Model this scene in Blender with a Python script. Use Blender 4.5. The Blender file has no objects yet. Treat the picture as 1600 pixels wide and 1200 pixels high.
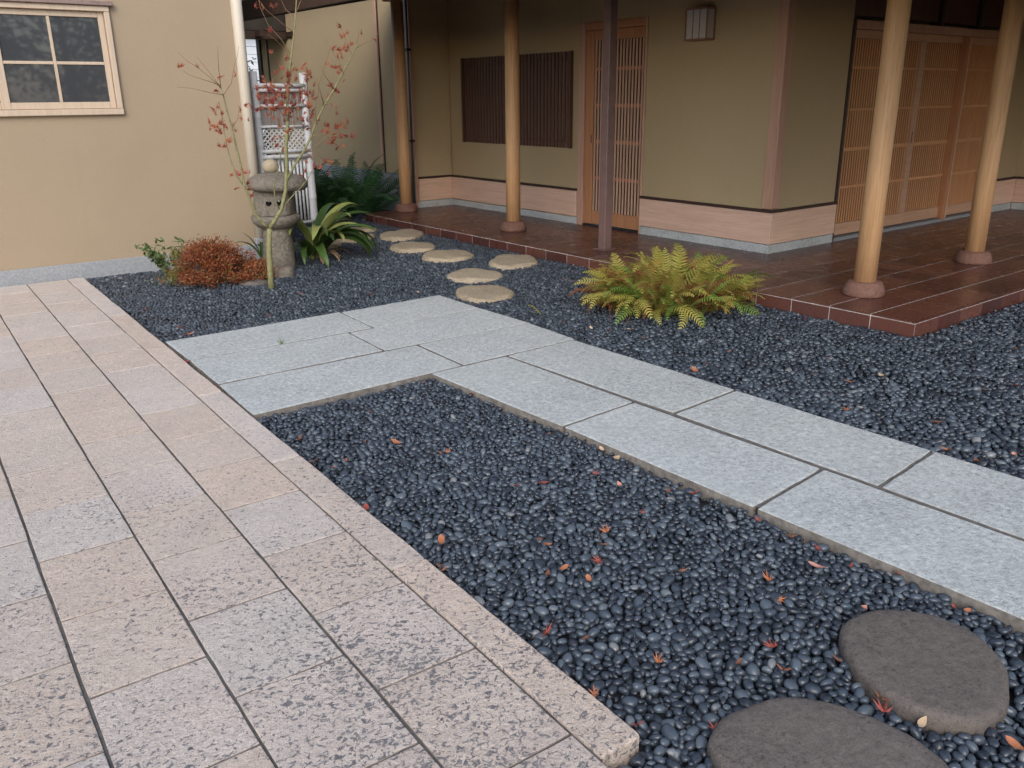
import bpy, bmesh, math, random
import numpy as np
from mathutils import Vector, Matrix
random.seed(7)
rng = np.random.default_rng(7)
S = bpy.context.scene
COL = S.collection

# ---------------------------------------------------------------- camera, sky, sun, exposure
cam_d = bpy.data.cameras.new('camera')
cam_d.sensor_width = 36
cam_d.lens = 30.006
cam_d.clip_start = 0.05
cam_d.clip_end = 600
cam = bpy.data.objects.new('camera', cam_d)
COL.objects.link(cam)
PITCH, ROLL, YAW, CAM_H = .3252, -.0098, -.6171, 1.5
def cam_matrix():
    cp, sp, cr, sr = math.cos(PITCH), math.sin(PITCH), math.cos(ROLL), math.sin(ROLL)
    A = Matrix(((1, 0, 0), (0, -sp, -cp), (0, cp, -sp)))
    M = Matrix(((cr, -sr, 0), (sr, cr, 0), (0, 0, 1))) @ A
    W = Matrix(((math.cos(YAW), -math.sin(YAW), 0), (math.sin(YAW), math.cos(YAW), 0), (0, 0, 1)))
    r, u, b = W @ M[0], -(W @ M[1]), -(W @ M[2])
    return Matrix(((r[0], u[0], b[0], 0), (r[1], u[1], b[1], 0), (r[2], u[2], b[2], CAM_H), (0, 0, 0, 1)))
cam.matrix_world = cam_matrix()
S.camera = cam

SUN_AZ = math.radians(-128)     # angle in the XY plane from +X
SUN_EL = math.radians(36)
w = bpy.data.worlds.new('World'); S.world = w; w.use_nodes = True
wn = w.node_tree; wn.nodes.clear()
sky = wn.nodes.new('ShaderNodeTexSky'); sky.sky_type = 'NISHITA'; sky.sun_disc = False
sky.sun_elevation = SUN_EL; sky.sun_rotation = math.pi / 2 - SUN_AZ
sky.dust_density = 1.5; sky.air_density = 1.0
hs = wn.nodes.new('ShaderNodeHueSaturation'); hs.inputs['Saturation'].default_value = 0.75
bgn = wn.nodes.new('ShaderNodeBackground'); bgn.inputs['Strength'].default_value = 0.15
wo = wn.nodes.new('ShaderNodeOutputWorld')
wn.links.new(sky.outputs[0], hs.inputs['Color']); wn.links.new(hs.outputs[0], bgn.inputs[0]); wn.links.new(bgn.outputs[0], wo.inputs[0])
sd = bpy.data.lights.new('sun', 'SUN'); sd.energy = 0.9; sd.angle = math.radians(36); sd.color = (1, .955, .91)
so = bpy.data.objects.new('sun', sd); COL.objects.link(so)
dv = Vector((math.cos(SUN_AZ) * math.cos(SUN_EL), math.sin(SUN_AZ) * math.cos(SUN_EL), math.sin(SUN_EL)))
so.rotation_euler = dv.to_track_quat('Z', 'Y').to_euler()
S.view_settings.view_transform = 'Standard'; S.view_settings.look = 'None'
S.view_settings.gamma = 1; S.view_settings.use_curve_mapping = False
S.view_settings.exposure = 0.98
S.render.engine = 'CYCLES'
S.cycles.max_bounces = 6; S.cycles.diffuse_bounces = 4; S.cycles.glossy_bounces = 3
S.cycles.caustics_reflective = False; S.cycles.caustics_refractive = False

# ---------------------------------------------------------------- materials
class NT:
    def __init__(s, name):
        s.m = bpy.data.materials.new(name); s.m.use_nodes = True
        s.t = s.m.node_tree; s.t.nodes.clear()
        s.out = s.n('ShaderNodeOutputMaterial'); s.b = s.n('ShaderNodeBsdfPrincipled')
        s.l(s.b.outputs[0], s.out.inputs[0])
    def n(s, k, **kw):
        x = s.t.nodes.new(k)
        for a, v in kw.items():
            if hasattr(x, a): setattr(x, a, v)
            else: x.inputs[a].default_value = v
        return x
    def l(s, a, b): s.t.links.new(a, b)
    def pos(s, scale=(1, 1, 1), world=True, rot=(0, 0, 0)):
        g = s.n('ShaderNodeNewGeometry').outputs['Position'] if world else s.n('ShaderNodeTexCoord').outputs['Object']
        mp = s.n('ShaderNodeMapping'); mp.inputs['Scale'].default_value = scale; mp.inputs['Rotation'].default_value = rot
        s.l(g, mp.inputs[0]); return mp.outputs[0]
    def noise(s, vec, scale, detail=3, rough=.5, dist=0):
        x = s.n('ShaderNodeTexNoise'); x.inputs['Scale'].default_value = scale; x.inputs['Detail'].default_value = detail
        x.inputs['Roughness'].default_value = rough; x.inputs['Distortion'].default_value = dist
        s.l(vec, x.inputs['Vector']); return x.outputs[0]
    def ramp(s, f, stops):
        x = s.n('ShaderNodeValToRGB'); e = x.color_ramp.elements
        while len(e) < len(stops): e.new(.5)
        for i, (p, c) in enumerate(stops):
            e[i].position = p; e[i].color = (c[0], c[1], c[2], 1) if not isinstance(c, (int, float)) else (c, c, c, 1)
        s.l(f, x.inputs[0]); return x.outputs[0]
    def mix(s, f, a, b, mode='MIX'):
        x = s.n('ShaderNodeMix', data_type='RGBA', blend_type=mode)
        for i, v in ((0, f), (6, a), (7, b)):
            if hasattr(v, 'is_linked') or hasattr(v, 'links'): s.l(v, x.inputs[i])
            else: x.inputs[i].default_value = v if isinstance(v, (int, float)) else (v[0], v[1], v[2], 1)
        return x.outputs[2]
    def math(s, op, a, b=0.0):
        x = s.n('ShaderNodeMath', operation=op)
        for i, v in enumerate((a, b)):
            if isinstance(v, (int, float)): x.inputs[i].default_value = v
            else: s.l(v, x.inputs[i])
        return x.outputs[0]
    def bump(s, h, strength=.3, dist=.01, prev=None):
        x = s.n('ShaderNodeBump'); x.inputs['Strength'].default_value = strength; x.inputs['Distance'].default_value = dist
        s.l(h, x.inputs['Height'])
        if prev is not None: s.l(prev, x.inputs['Normal'])
        return x.outputs[0]
    def rnd(s): return s.n('ShaderNodeObjectInfo').outputs['Random']
    def fin(s, col=None, rough=.7, nrm=None, spec=.5):
        if col is not None:
            if isinstance(col, tuple): s.b.inputs['Base Color'].default_value = (*col, 1)
            else: s.l(col, s.b.inputs['Base Color'])
        if isinstance(rough, (int, float)): s.b.inputs['Roughness'].default_value = rough
        else: s.l(rough, s.b.inputs['Roughness'])
        if nrm is not None: s.l(nrm, s.b.inputs['Normal'])
        s.b.inputs['Specular IOR Level'].default_value = spec
        return s.m

def m_stucco(name, c, dark=.88):
    t = NT(name); p = t.pos()
    big = t.noise(p, .9, 4, .6); fine = t.noise(p, 190, 3, .7); mid = t.noise(p, 22, 4, .6)
    c2 = tuple(x * dark for x in c)
    a = t.mix(t.ramp(big, [(.3, 0), (.7, 1)]), c, c2)
    a = t.mix(t.ramp(fine, [(.35, 0), (.65, 1)]), a, tuple(x * .8 for x in c))
    streak = t.noise(t.pos((5, 5, .35)), 3, 4, .6)
    a = t.mix(t.math('MULTIPLY', t.ramp(streak, [(.55, 0), (.8, 1)]), .08), a, tuple(x * .68 for x in c))
    n = t.bump(fine, .5, .004); n = t.bump(mid, .15, .006, n)
    return t.fin(a, .93, n, .15)
def m_granite(name, base, dark, warm, pit=.5, bumpd=.012, cover=0.0, chs=62, mott=0.0, wear=0.0):
    """bush-hammered granite: mineral speckle, chipped pits, tone per slab"""
    t = NT(name); p = t.pos(); r = t.rnd()
    sp = t.noise(p, 260, 2, .8)
    col = t.mix(t.ramp(sp, [(.38, 0), (.62, 1)]), tuple(x * .72 for x in base), tuple(min(1, x * 1.18) for x in base))
    tone = t.noise(p, 2.2, 3, .6)
    wm = t.math('MULTIPLY', t.ramp(t.math('ADD', t.math('MULTIPLY', r, .75), t.math('MULTIPLY', tone, .5)), [(.35, 0), (.95, 1)]), .8)
    col = t.mix(wm, col, warm, 'MULTIPLY')
    col = t.mix(t.math('MULTIPLY', t.math('FRACT', t.math('MULTIPLY', r, 7.3)), .22), col, tuple(x * .6 for x in base))
    # chips
    pp = t.pos((1, 1.15, 1), rot=(0, 0, .5))
    ch = t.noise(pp, chs, 5, .64, .9); ar = t.noise(p, 1.7, 3, .6)
    thr = t.math('ADD', ch, t.math('MULTIPLY', t.math('SUBTRACT', ar, .5), .30))
    if wear:   # the end of the walk that is open to the rain is pitted more deeply
        sp_ = t.n('ShaderNodeSeparateXYZ'); t.l(t.n('ShaderNodeNewGeometry').outputs['Position'], sp_.inputs[0])
        mr = t.n('ShaderNodeMapRange'); t.l(sp_.outputs['Y'], mr.inputs[0]); mr.inputs[1].default_value = 1.6; mr.inputs[2].default_value = 4.6; mr.inputs[3].default_value = wear; mr.inputs[4].default_value = -wear * 1.6
        thr = t.math('ADD', thr, mr.outputs[0])
    pits = t.ramp(thr, [(.585 - cover, 0), (.64 - cover, 1)])
    col = t.mix(t.math('MULTIPLY', pits, pit), col, dark)
    fl = t.ramp(t.noise(p, 150, 3, .7), [(.60, 0), (.68, 1)])
    col = t.mix(t.math('MULTIPLY', fl, .42), col, tuple(x * .42 for x in base))
    if mott:
        mo = t.ramp(t.noise(p, 34, 6, .72, .4), [(.36, 0), (.64, 1)]); col = t.mix(mott, col, t.mix(mo, tuple(x * .42 for x in base), tuple(min(1, x * 1.55) for x in base)))
    stain = t.ramp(t.noise(p, 4.2, 6, .75), [(.45, 0), (.72, 1)])
    col = t.mix(t.math('MULTIPLY', stain, .38), col, tuple(x * .6 for x in base))
    n = t.bump(t.noise(pp, 55, 7, .72, .05), .75, bumpd); n = t.bump(pits, -.5, .006, n); n = t.bump(sp, .35, .003, n)
    return t.fin(col, .78, n, .35)
def m_wood(name, c, c2, axis='z', gscale=1.0, rough=.55, ring=.5, world=False):
    t = NT(name)
    s = {'z': (28, 28, 1.3), 'x': (1.3, 28, 28), 'y': (28, 1.3, 28)}[axis]
    p = t.pos(tuple(v * gscale for v in s), world=world)
    add = t.n('ShaderNodeVectorMath', operation='ADD'); cmb = t.n('ShaderNodeCombineXYZ')
    r = t.math('MULTIPLY', t.rnd(), 37.0)
    for i in range(3): t.l(r, cmb.inputs[i])
    t.l(p, add.inputs[0]); t.l(cmb.outputs[0], add.inputs[1]); p = add.outputs[0]
    g = t.noise(p, 1.2, 5, .6, 1.2); fine = t.noise(p, 5, 3, .7)
    col = t.mix(t.ramp(g, [(.32, 0), (.68, 1)]), c, c2)
    col = t.mix(t.math('MULTIPLY', t.ramp(fine, [(.5, 0), (.72, 1)]), ring), col, tuple(x * .55 for x in c2))
    col = t.mix(t.math('MULTIPLY', t.rnd(), .16), col, tuple(x * .6 for x in c))
    n = t.bump(fine, .25, .002)
    return t.fin(col, rough, n, .35)
def m_plain(name, c, rough=.6, var=.15, scale=30, metal=0, bump=.15, spec=.5):
    t = NT(name); p = t.pos()
    a = t.mix(t.ramp(t.noise(p, scale, 4, .6), [(.3, 0), (.7, 1)]), tuple(x * (1 - var) for x in c), tuple(min(1, x * (1 + var)) for x in c))
    t.b.inputs['Metallic'].default_value = metal
    return t.fin(a, rough, t.bump(t.noise(p, scale * 4, 3), bump, .003), spec)
def m_leaf(name, cols, trans=.35, rough=.5):
    t = NT(name); r = t.rnd(); p = t.pos()
    n = len(cols); v = t.math('ADD', t.math('MULTIPLY', r, .75), t.math('MULTIPLY', t.noise(p, 35, 2), .25))
    col = t.ramp(v, [(.08 + .84 * i / max(1, n - 1), c) for i, c in enumerate(cols)])
    col = t.mix(t.math('MULTIPLY', t.ramp(t.noise(p, 140, 3), [(.45, 0), (.7, 1)]), .35), col, tuple(x * .5 for x in cols[0]))
    m = t.fin(col, rough, t.bump(t.noise(p, 120, 2), .25, .003), .3)
    tr = t.n('ShaderNodeBsdfTranslucent'); t.l(col, tr.inputs[0])
    ms = t.n('ShaderNodeMixShader'); ms.inputs[0].default_value = trans
    t.l(t.b.outputs[0], ms.inputs[1]); t.l(tr.outputs[0], ms.inputs[2]); t.l(ms.outputs[0], t.out.inputs[0])
    return m
def m_pebble():
    t = NT('black_pebble'); r = t.rnd(); p = t.pos()
    col = t.ramp(r, [(0, (.009, .012, .018)), (.4, (.022, .030, .043)), (.75, (.046, .061, .080)), (.96, (.080, .10, .12)), (.988, (.12, .14, .155)), (1, (.20, .20, .20))])
    col = t.mix(t.math('MULTIPLY', t.ramp(t.noise(p, 90, 4, .65), [(.4, 0), (.75, 1)]), .5), col, (.075, .088, .105))
    rough = t.math('ADD', .22, t.math('MULTIPLY', t.noise(p, 45, 2), .30))
    return t.fin(col, rough, t.bump(t.noise(p, 160, 3), .18, .002), .55)
def m_tile():
    t = NT('maroon_tile'); r = t.rnd(); p = t.pos()
    col = t.ramp(r, [(0, (.062, .020, .015)), (.5, (.108, .036, .026)), (1, (.150, .058, .040))])
    st = t.noise(t.pos((14, 160, 40)), 1, 4, .6)
    col = t.mix(t.math('MULTIPLY', t.ramp(st, [(.4, 0), (.7, 1)]), .45), col, (.045, .026, .026))
    gr = t.ramp(t.noise(p, 3.0, 4, .7), [(.4, 0), (.8, 1)])
    col = t.mix(t.math('MULTIPLY', gr, .35), col, (.075, .055, .05))
    rough = t.math('ADD', .17, t.math('MULTIPLY', t.noise(p, 9, 4), .25))
    return t.fin(col, rough, t.bump(st, .08, .001), .5)

M = {}
M['stucco_l'] = m_stucco('tan_stucco', (.385, .298, .205))
M['stucco_m'] = m_stucco('olive_stucco', (.53, .405, .245))
M['tan'] = m_granite('tan_granite', (.68, .595, .535), (.075, .075, .092), (1.0, .86, .73), 1.0, .026, .016, 56, .18, .040)
M['grey'] = m_granite('grey_granite', (.54, .56, .545), (.17, .18, .20), (.94, .95, .94), .75, .022, .035, 66, .38)
M['foot'] = m_granite('footing_granite', (.58, .60, .60), (.10, .11, .12), (.95, .95, .92), .9, .003, .045, 110, .15)
M['conc'] = m_plain('grey_footing', (.27, .28, .29), .85, .2, 50)
M['joint'] = m_plain('joint_mortar', (.10, .092, .085), .95, .4, 40)
M['grout'] = m_plain('white_grout', (.50, .46, .44), .9, .3, 20)
M['side_tan'] = m_plain('dark_tan_side', (.26, .22, .19), .9, .4, 30, 0, .5)  # side faces of the tan paving stones, darker than their tops
M['side'] = m_plain('dark_stone_side', (.17, .15, .13), .9, .4, 30, 0, .5)  # darker brown-grey for the side faces of the grey slabs
M['soil'] = m_plain('dark_soil', (.035, .032, .03), .95, .4, 12)
M['bed'] = m_plain('gravel_bed', (.008, .010, .013), .95, .4, 60)
M['pebble'] = m_pebble()
M['tile'] = m_tile()
M['skirt'] = m_wood('pink_cedar_board', (.80, .54, .42), (.66, .43, .32), 'y', .7, ring=.35)
M['skirtx'] = m_wood('pink_cedar_board_side', (.82, .56, .42), (.68, .44, .32), 'x', .7, ring=.35)
M['railw'] = m_wood('cedar_rail', (.64, .39, .26), (.52, .30, .19), 'x', .7, ring=.3)
M['post'] = m_wood('cedar_post', (.60, .37, .27), (.48, .27, .19), 'z', .6, ring=.4)
M['cyp'] = m_wood('cypress_log', (.70, .42, .215), (.56, .31, .15), 'z', .6, .5, .55)
M['door'] = m_wood('orange_cedar', (.55, .26, .13), (.43, .19, .09), 'z', .7, .45, .35)
M['slat'] = m_wood('reddish_slat', (.62, .40, .28), (.50, .30, .21), 'z', .7, .5, .3)
M['slatd'] = m_wood('dark_brown_slat', (.13, .062, .042), (.085, .04, .03), 'z', .7, .5, .3)
M['slatr'] = m_wood('warm_lattice_slat', (.76, .40, .20), (.66, .32, .15), 'z', .7, .5, .2)
M['tie'] = m_plain('vermilion_crosspiece', (.50, .17, .08), .5, .2)
M['dark'] = m_wood('dark_timber', (.055, .030, .020), (.035, .02, .014), 'x', .5, .6, .3)
M['trim'] = m_plain('dark_trim', (.05, .025, .02), .5, .2)
M['lwback'] = m_plain('window_backing', (.30, .19, .13), .8, .2, 8)
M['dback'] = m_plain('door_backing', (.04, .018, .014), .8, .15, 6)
M['cream'] = m_wood('pale_window_wood', (.56, .44, .33), (.48, .37, .27), 'z', .8, .6, .15, True)
M['creamd'] = m_plain('window_head', (.22, .15, .13), .6, .2)
M['steel'] = m_plain('purple_brown_steel', (.19, .115, .105), .42, .12, 12, 0, .08)
M['terr'] = m_granite('brown_terrazzo', (.22, .115, .085), (.07, .03, .03), (1, .9, .8), .8, .008, .03, 120, .4)
M['stone_tan'] = m_granite('tan_stepping_stone', (.44, .36, .26), (.16, .13, .09), (1, .92, .8), .55, .03, .01, 50, .3)
M['stone_dark'] = m_granite('brown_basalt', (.135, .115, .102), (.03, .026, .026), (1, .95, .9), .8, .006, .03, 110, .3)
M['lantern'] = m_granite('weathered_granite', (.26, .225, .18), (.07, .06, .05), (.96, .92, .82), .8, .05, .03, 60, .55)
M['ball'] = m_granite('pale_orange_stone', (.40, .34, .24), (.25, .2, .14), (1, .95, .85), .3, .006)
M['bamboo'] = m_wood('weathered_bamboo', (.50, .50, .50), (.39, .39, .40), 'z', .5, .5, .25)
M['reed'] = m_wood('grey_brushwood', (.20, .17, .15), (.30, .27, .25), 'z', 1.2, .8, .4)
M['pipe'] = m_plain('dark_green_pipe', (.085, .095, .09), .5, .2)
M['pale'] = m_wood('pale_corner_post', (.60, .53, .43), (.52, .46, .37), 'z', .5, .6, .15)
M['paper'] = m_plain('lamp_paper', (.55, .52, .50), .8, .05)
M['lampw'] = m_plain('lamp_frame', (.30, .15, .10), .6, .2)
M['iron'] = m_plain('black_iron', (.02, .018, .018), .5, .2)
M['roof'] = m_plain('dark_roof_timber', (.032, .024, .018), .8, .3, 6)
M['white'] = m_plain('white_siding', (.75, .77, .80), .7, .05)
M['bark'] = m_plain('maple_bark', (.20, .19, .085), .8, .35, 40, 0, .4)
M['twig'] = m_plain('red_twig', (.20, .115, .06), .7, .3, 40)
M['maple'] = m_leaf('maple_leaf_red', [(.26, .055, .045), (.38, .10, .07), (.46, .15, .09), (.50, .20, .09)])
M['maplep'] = m_leaf('maple_leaf_pink', [(.45, .06, .09), (.6, .15, .12)])
M['lf_red'] = m_leaf('fallen_red', [(.27, .060, .045), (.34, .08, .055)], .15)
M['lf_orange'] = m_leaf('fallen_orange', [(.38, .14, .065), (.45, .18, .09)], .15)
M['lf_pink'] = m_leaf('fallen_salmon', [(.56, .26, .20), (.62, .32, .25)], .15)
M['lf_tan'] = m_leaf('fallen_tan', [(.50, .35, .22), (.58, .42, .28)], .15)
M['lf_brown'] = m_leaf('fallen_brown', [(.20, .08, .045), (.26, .11, .06)], .15)
M['bush_red'] = m_leaf('bush_leaf_red', [(.25, .075, .035), (.40, .135, .055), (.46, .20, .07)])
M['bush_grn'] = m_leaf('bush_leaf_green', [(.13, .15, .04), (.24, .24, .06)])
M['sprig'] = m_leaf('sprig_leaf', [(.10, .16, .06), (.18, .24, .09)])
M['fern_y'] = m_leaf('fern_yellow', [(.40, .37, .07), (.52, .46, .13)], .4)
M['fern_g'] = m_leaf('fern_green', [(.14, .26, .05), (.26, .38, .08)], .4)
M['fern_o'] = m_leaf('fern_ochre', [(.40, .25, .06), (.50, .32, .09)], .4)
M['fern_b'] = m_leaf('fern_dead_brown', [(.20, .075, .035), (.30, .12, .055)], .3)
M['dkfern'] = m_leaf('deep_green_frond', [(.035, .10, .035), (.075, .18, .06)], .25)
M['strap'] = m_leaf('strap_leaf', [(.035, .075, .025), (.10, .17, .035)], .25, .32)
M['strapy'] = m_leaf('strap_leaf_yellow', [(.30, .34, .10), (.42, .42, .17)], .25, .35)
M['strapd'] = m_leaf('dry_leaf', [(.30, .19, .11), (.40, .28, .17)], .2)
M['evergreen'] = m_leaf('evergreen_leaf', [(.03, .055, .02), (.06, .10, .03)], .2)
def m_glass():
    t = NT('window_glass')
    p = t.pos()
    t.b.inputs['Coat Weight'].default_value = .0
    return t.fin((.050, .052, .056), .03, None, .6)
M['glass'] = m_glass()

# ---------------------------------------------------------------- helpers
def link(o, parent=None):
    COL.objects.link(o)
    if parent is not None: o.parent = parent
    return o
def me_from(name, v, f, mats, smooth=False, fm=None):
    me = bpy.data.meshes.new(name); me.from_pydata([tuple(x) for x in v], [], f)
    for m in (mats if isinstance(mats, (list, tuple)) else [mats]): me.materials.append(m)
    if fm: me.polygons.foreach_set('material_index', fm)
    if smooth: me.polygons.foreach_set('use_smooth', [True] * len(f))
    me.update(); return me
def ob(name, me, parent=None, loc=(0, 0, 0), rot=(0, 0, 0), scale=(1, 1, 1)):
    o = bpy.data.objects.new(name, me); o.location = loc; o.rotation_euler = rot; o.scale = scale
    return link(o, parent)
def tag(o, label, cat, group=None, kind=None):
    if label: o['label'] = label
    if cat: o['category'] = cat
    if group: o['group'] = group
    if kind: o['kind'] = kind
    return o
def empty(name, loc=(0, 0, 0), rz=0):
    o = bpy.data.objects.new(name, None); o.location = loc; o.rotation_euler = (0, 0, rz); o.empty_display_size = .1
    return link(o)
def box_me(name, x0, x1, y0, y1, z0, z1, mat, bev=.004):
    bm = bmesh.new(); bmesh.ops.create_cube(bm, size=1)
    for v in bm.verts:
        v.co = Vector(((x0 + x1) / 2 + v.co.x * (x1 - x0), (y0 + y1) / 2 + v.co.y * (y1 - y0), (z0 + z1) / 2 + v.co.z * (z1 - z0)))
    if bev: bmesh.ops.bevel(bm, geom=bm.edges[:], offset=bev, segments=1, affect='EDGES')
    me = bpy.data.meshes.new(name); bm.to_mesh(me); bm.free(); me.materials.append(mat); return me
def box(name, x0, x1, y0, y1, z0, z1, mat, parent=None, bev=.004):
    c = Vector(((x0 + x1) / 2, (y0 + y1) / 2, z0))
    me = box_me(name, x0 - c.x, x1 - c.x, y0 - c.y, y1 - c.y, 0, z1 - z0, mat, bev)
    return ob(name, me, parent, c)
def boxes_me(name, L, mat):
    v = []; f = []
    for (x0, x1, y0, y1, z0, z1) in L:
        b = len(v); v += [(x, y, z) for z in (z0, z1) for (x, y) in ((x0, y0), (x1, y0), (x1, y1), (x0, y1))]
        f += [tuple(b + i for i in q) for q in ((0, 3, 2, 1), (4, 5, 6, 7), (0, 1, 5, 4), (1, 2, 6, 5), (2, 3, 7, 6), (3, 0, 4, 7))]
    return me_from(name, v, f, mat)
def tube(V, F, pts, rads, sides=6, cap=True):
    """append a tapered tube through pts to the vertex and face lists"""
    base = len(V); n = len(pts); P = [Vector(p) for p in pts]; ref = None
    for i in range(n):
        d = (P[min(i + 1, n - 1)] - P[max(i - 1, 0)]).normalized()
        if ref is None: ref = d.orthogonal()
        a = (ref - d * ref.dot(d)).normalized(); ref = a; b = d.cross(a)
        for k in range(sides):
            t = 2 * math.pi * k / sides
            V.append(P[i] + (a * math.cos(t) + b * math.sin(t)) * rads[i])
    for i in range(n - 1):
        for k in range(sides):
            k2 = (k + 1) % sides
            F.append((base + i * sides + k, base + i * sides + k2, base + (i + 1) * sides + k2, base + (i + 1) * sides + k))
    if cap:
        F.append(tuple(base + k for k in range(sides))[::-1]); F.append(tuple(base + (n - 1) * sides + k for k in range(sides)))
def lathe(name, prof, mat, n=28, sq=2.0, jit=0.0, seed=0, smooth=True, rot=0.0):
    """prof: (radius, z) rows; sq: superellipse exponent; jit: roughness of the stone"""
    r_ = random.Random(seed); V = []; F = []
    ph = [r_.uniform(0, 6.28) for _ in range(6)]
    for (r, z) in prof:
        for k in range(n):
            t = 2 * math.pi * k / n
            e = (abs(math.cos(t)) ** sq + abs(math.sin(t)) ** sq) ** (-1 / sq)
            j = 1 + jit * (math.sin(3 * t + ph[0] + z * 9) + .6 * math.sin(5 * t + ph[1] - z * 23) + .5 * math.sin(9 * t + ph[2] + z * 40)) + jit * .7 * r_.uniform(-1, 1)
            V.append((r * e * j * math.cos(t + rot), r * e * j * math.sin(t + rot), z + jit * .25 * r * r_.uniform(-1, 1)))
    for i in range(len(prof) - 1):
        for k in range(n):
            k2 = (k + 1) % n
            F.append((i * n + k, i * n + k2, (i + 1) * n + k2, (i + 1) * n + k))
    F.append(tuple(range(n))[::-1]); F.append(tuple((len(prof) - 1) * n + k for k in range(n)))
    me = me_from(name, V, F, mat, smooth); return me

TH = math.radians(2.4); C0 = Vector((5.183, 2.829, 0))
def Bw(x, y, z=0.0):
    """main house frame -> world"""
    return Vector((C0.x + x * math.cos(TH) - y * math.sin(TH), C0.y + x * math.sin(TH) + y * math.cos(TH), z))
def toB(x, y):
    dx, dy = x - C0.x, y - C0.y
    return (dx * math.cos(TH) + dy * math.sin(TH), -dx * math.sin(TH) + dy * math.cos(TH))

# ================================================================ SETTING: ground, paving, terrace
o = ob('ground', me_from('ground', [(-250, -250, -.12), (250, -250, -.12), (250, 250, -.12), (-250, 250, -.12)], [(0, 1, 2, 3)], M['soil'])); tag(o, None, None, kind='structure')

def slab_me(name, quad, z0, z1, mat, jit=.0015, cham=.006, seg=6, seed=0):
    r_ = random.Random(seed); Q = [Vector((a[0], a[1])) for a in quad]; c = sum(Q, Vector((0, 0))) / 4
    per = []
    for i in range(4):
        a, b = Q[i], Q[(i + 1) % 4]; d = (b - a).normalized(); nrm = Vector((d.y, -d.x))
        for k in range(seg):
            p = a.lerp(b, k / seg); off = r_.uniform(-1, 1) * jit
            if k == 0: off = 0; p = p + (c - p).normalized() * cham * .6
            per.append(p + nrm * off - c)
    n = len(per)
    def ring(ins, z): return [((p - p.normalized() * ins * 1.2).x, (p - p.normalized() * ins * 1.2).y, z + (r_.uniform(-1, 1) * .0008 if ins else 0)) for p in per]
    V = ring(0, z0) + ring(0, z1 - cham) + ring(cham * .35, z1 - cham * .25) + ring(cham * 1.2, z1)
    F = [tuple(range(n))[::-1]]
    fm_ = [0]
    for j in range(3):
        for k in range(n):
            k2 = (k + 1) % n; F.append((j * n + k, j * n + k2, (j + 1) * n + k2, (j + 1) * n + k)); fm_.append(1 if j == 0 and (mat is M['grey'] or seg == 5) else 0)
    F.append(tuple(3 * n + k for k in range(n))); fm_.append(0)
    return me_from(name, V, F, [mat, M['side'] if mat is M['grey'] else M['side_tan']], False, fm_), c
def slab(name, quad, z1, mat, parent, seed, z0=-.08, **kw):
    me, c = slab_me(name, quad, z0, z1, mat, seed=seed, **kw)
    return ob(name, me, parent, (c.x, c.y, 0))

# tan granite walk in front of the left building
walk = ob('tan_path', boxes_me('tan_path', [(-3.2, 1.116, -.6, 8.36, -.1, -.007), (1.116, 1.24, 1.226, 8.36, -.1, -.007)], M['joint'])); tag(walk, None, None, kind='structure')
seed = 0
cols = [(.8015, 1.1135, 1.331), (.4835, .7945, 1.528), (.1665, .4765, 1.322), (-.1535, .1595, 1.522), (-.4735, -.1605, 1.33), (-.7915, -.4785, 1.53), (-1.1115, -.7985, 1.32)]
PH = .4318
for ci, (x0, x1, off) in enumerate(cols):
    k = -4
    while True:
        ya, yb = off + k * PH, off + (k + 1) * PH
        k += 1; seed += 1
        if ya > 8.3: break
        ya = max(ya, -.5) + .0038; yb = min(yb, 8.36) - .0038
        if yb - ya < .1: continue
        j = random.Random(seed)
        dz = j.uniform(-.0015, .0015)
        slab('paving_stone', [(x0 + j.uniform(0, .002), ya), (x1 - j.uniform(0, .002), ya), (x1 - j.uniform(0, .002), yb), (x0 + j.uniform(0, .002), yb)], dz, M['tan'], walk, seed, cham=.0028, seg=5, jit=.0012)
ys = [1.221, 2.285, 3.385, 4.472, 5.555, 6.65, 7.72, 8.36]
for a, b in zip(ys[:-1], ys[1:]):
    seed += 1
    slab('kerb_stone', [(1.121, a + .002), (1.247, a + .002), (1.247, b - .002), (1.121, b - .002)], .003, M['tan'], walk, seed, cham=.007, seg=9, z0=-.1, jit=.0015)

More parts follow.
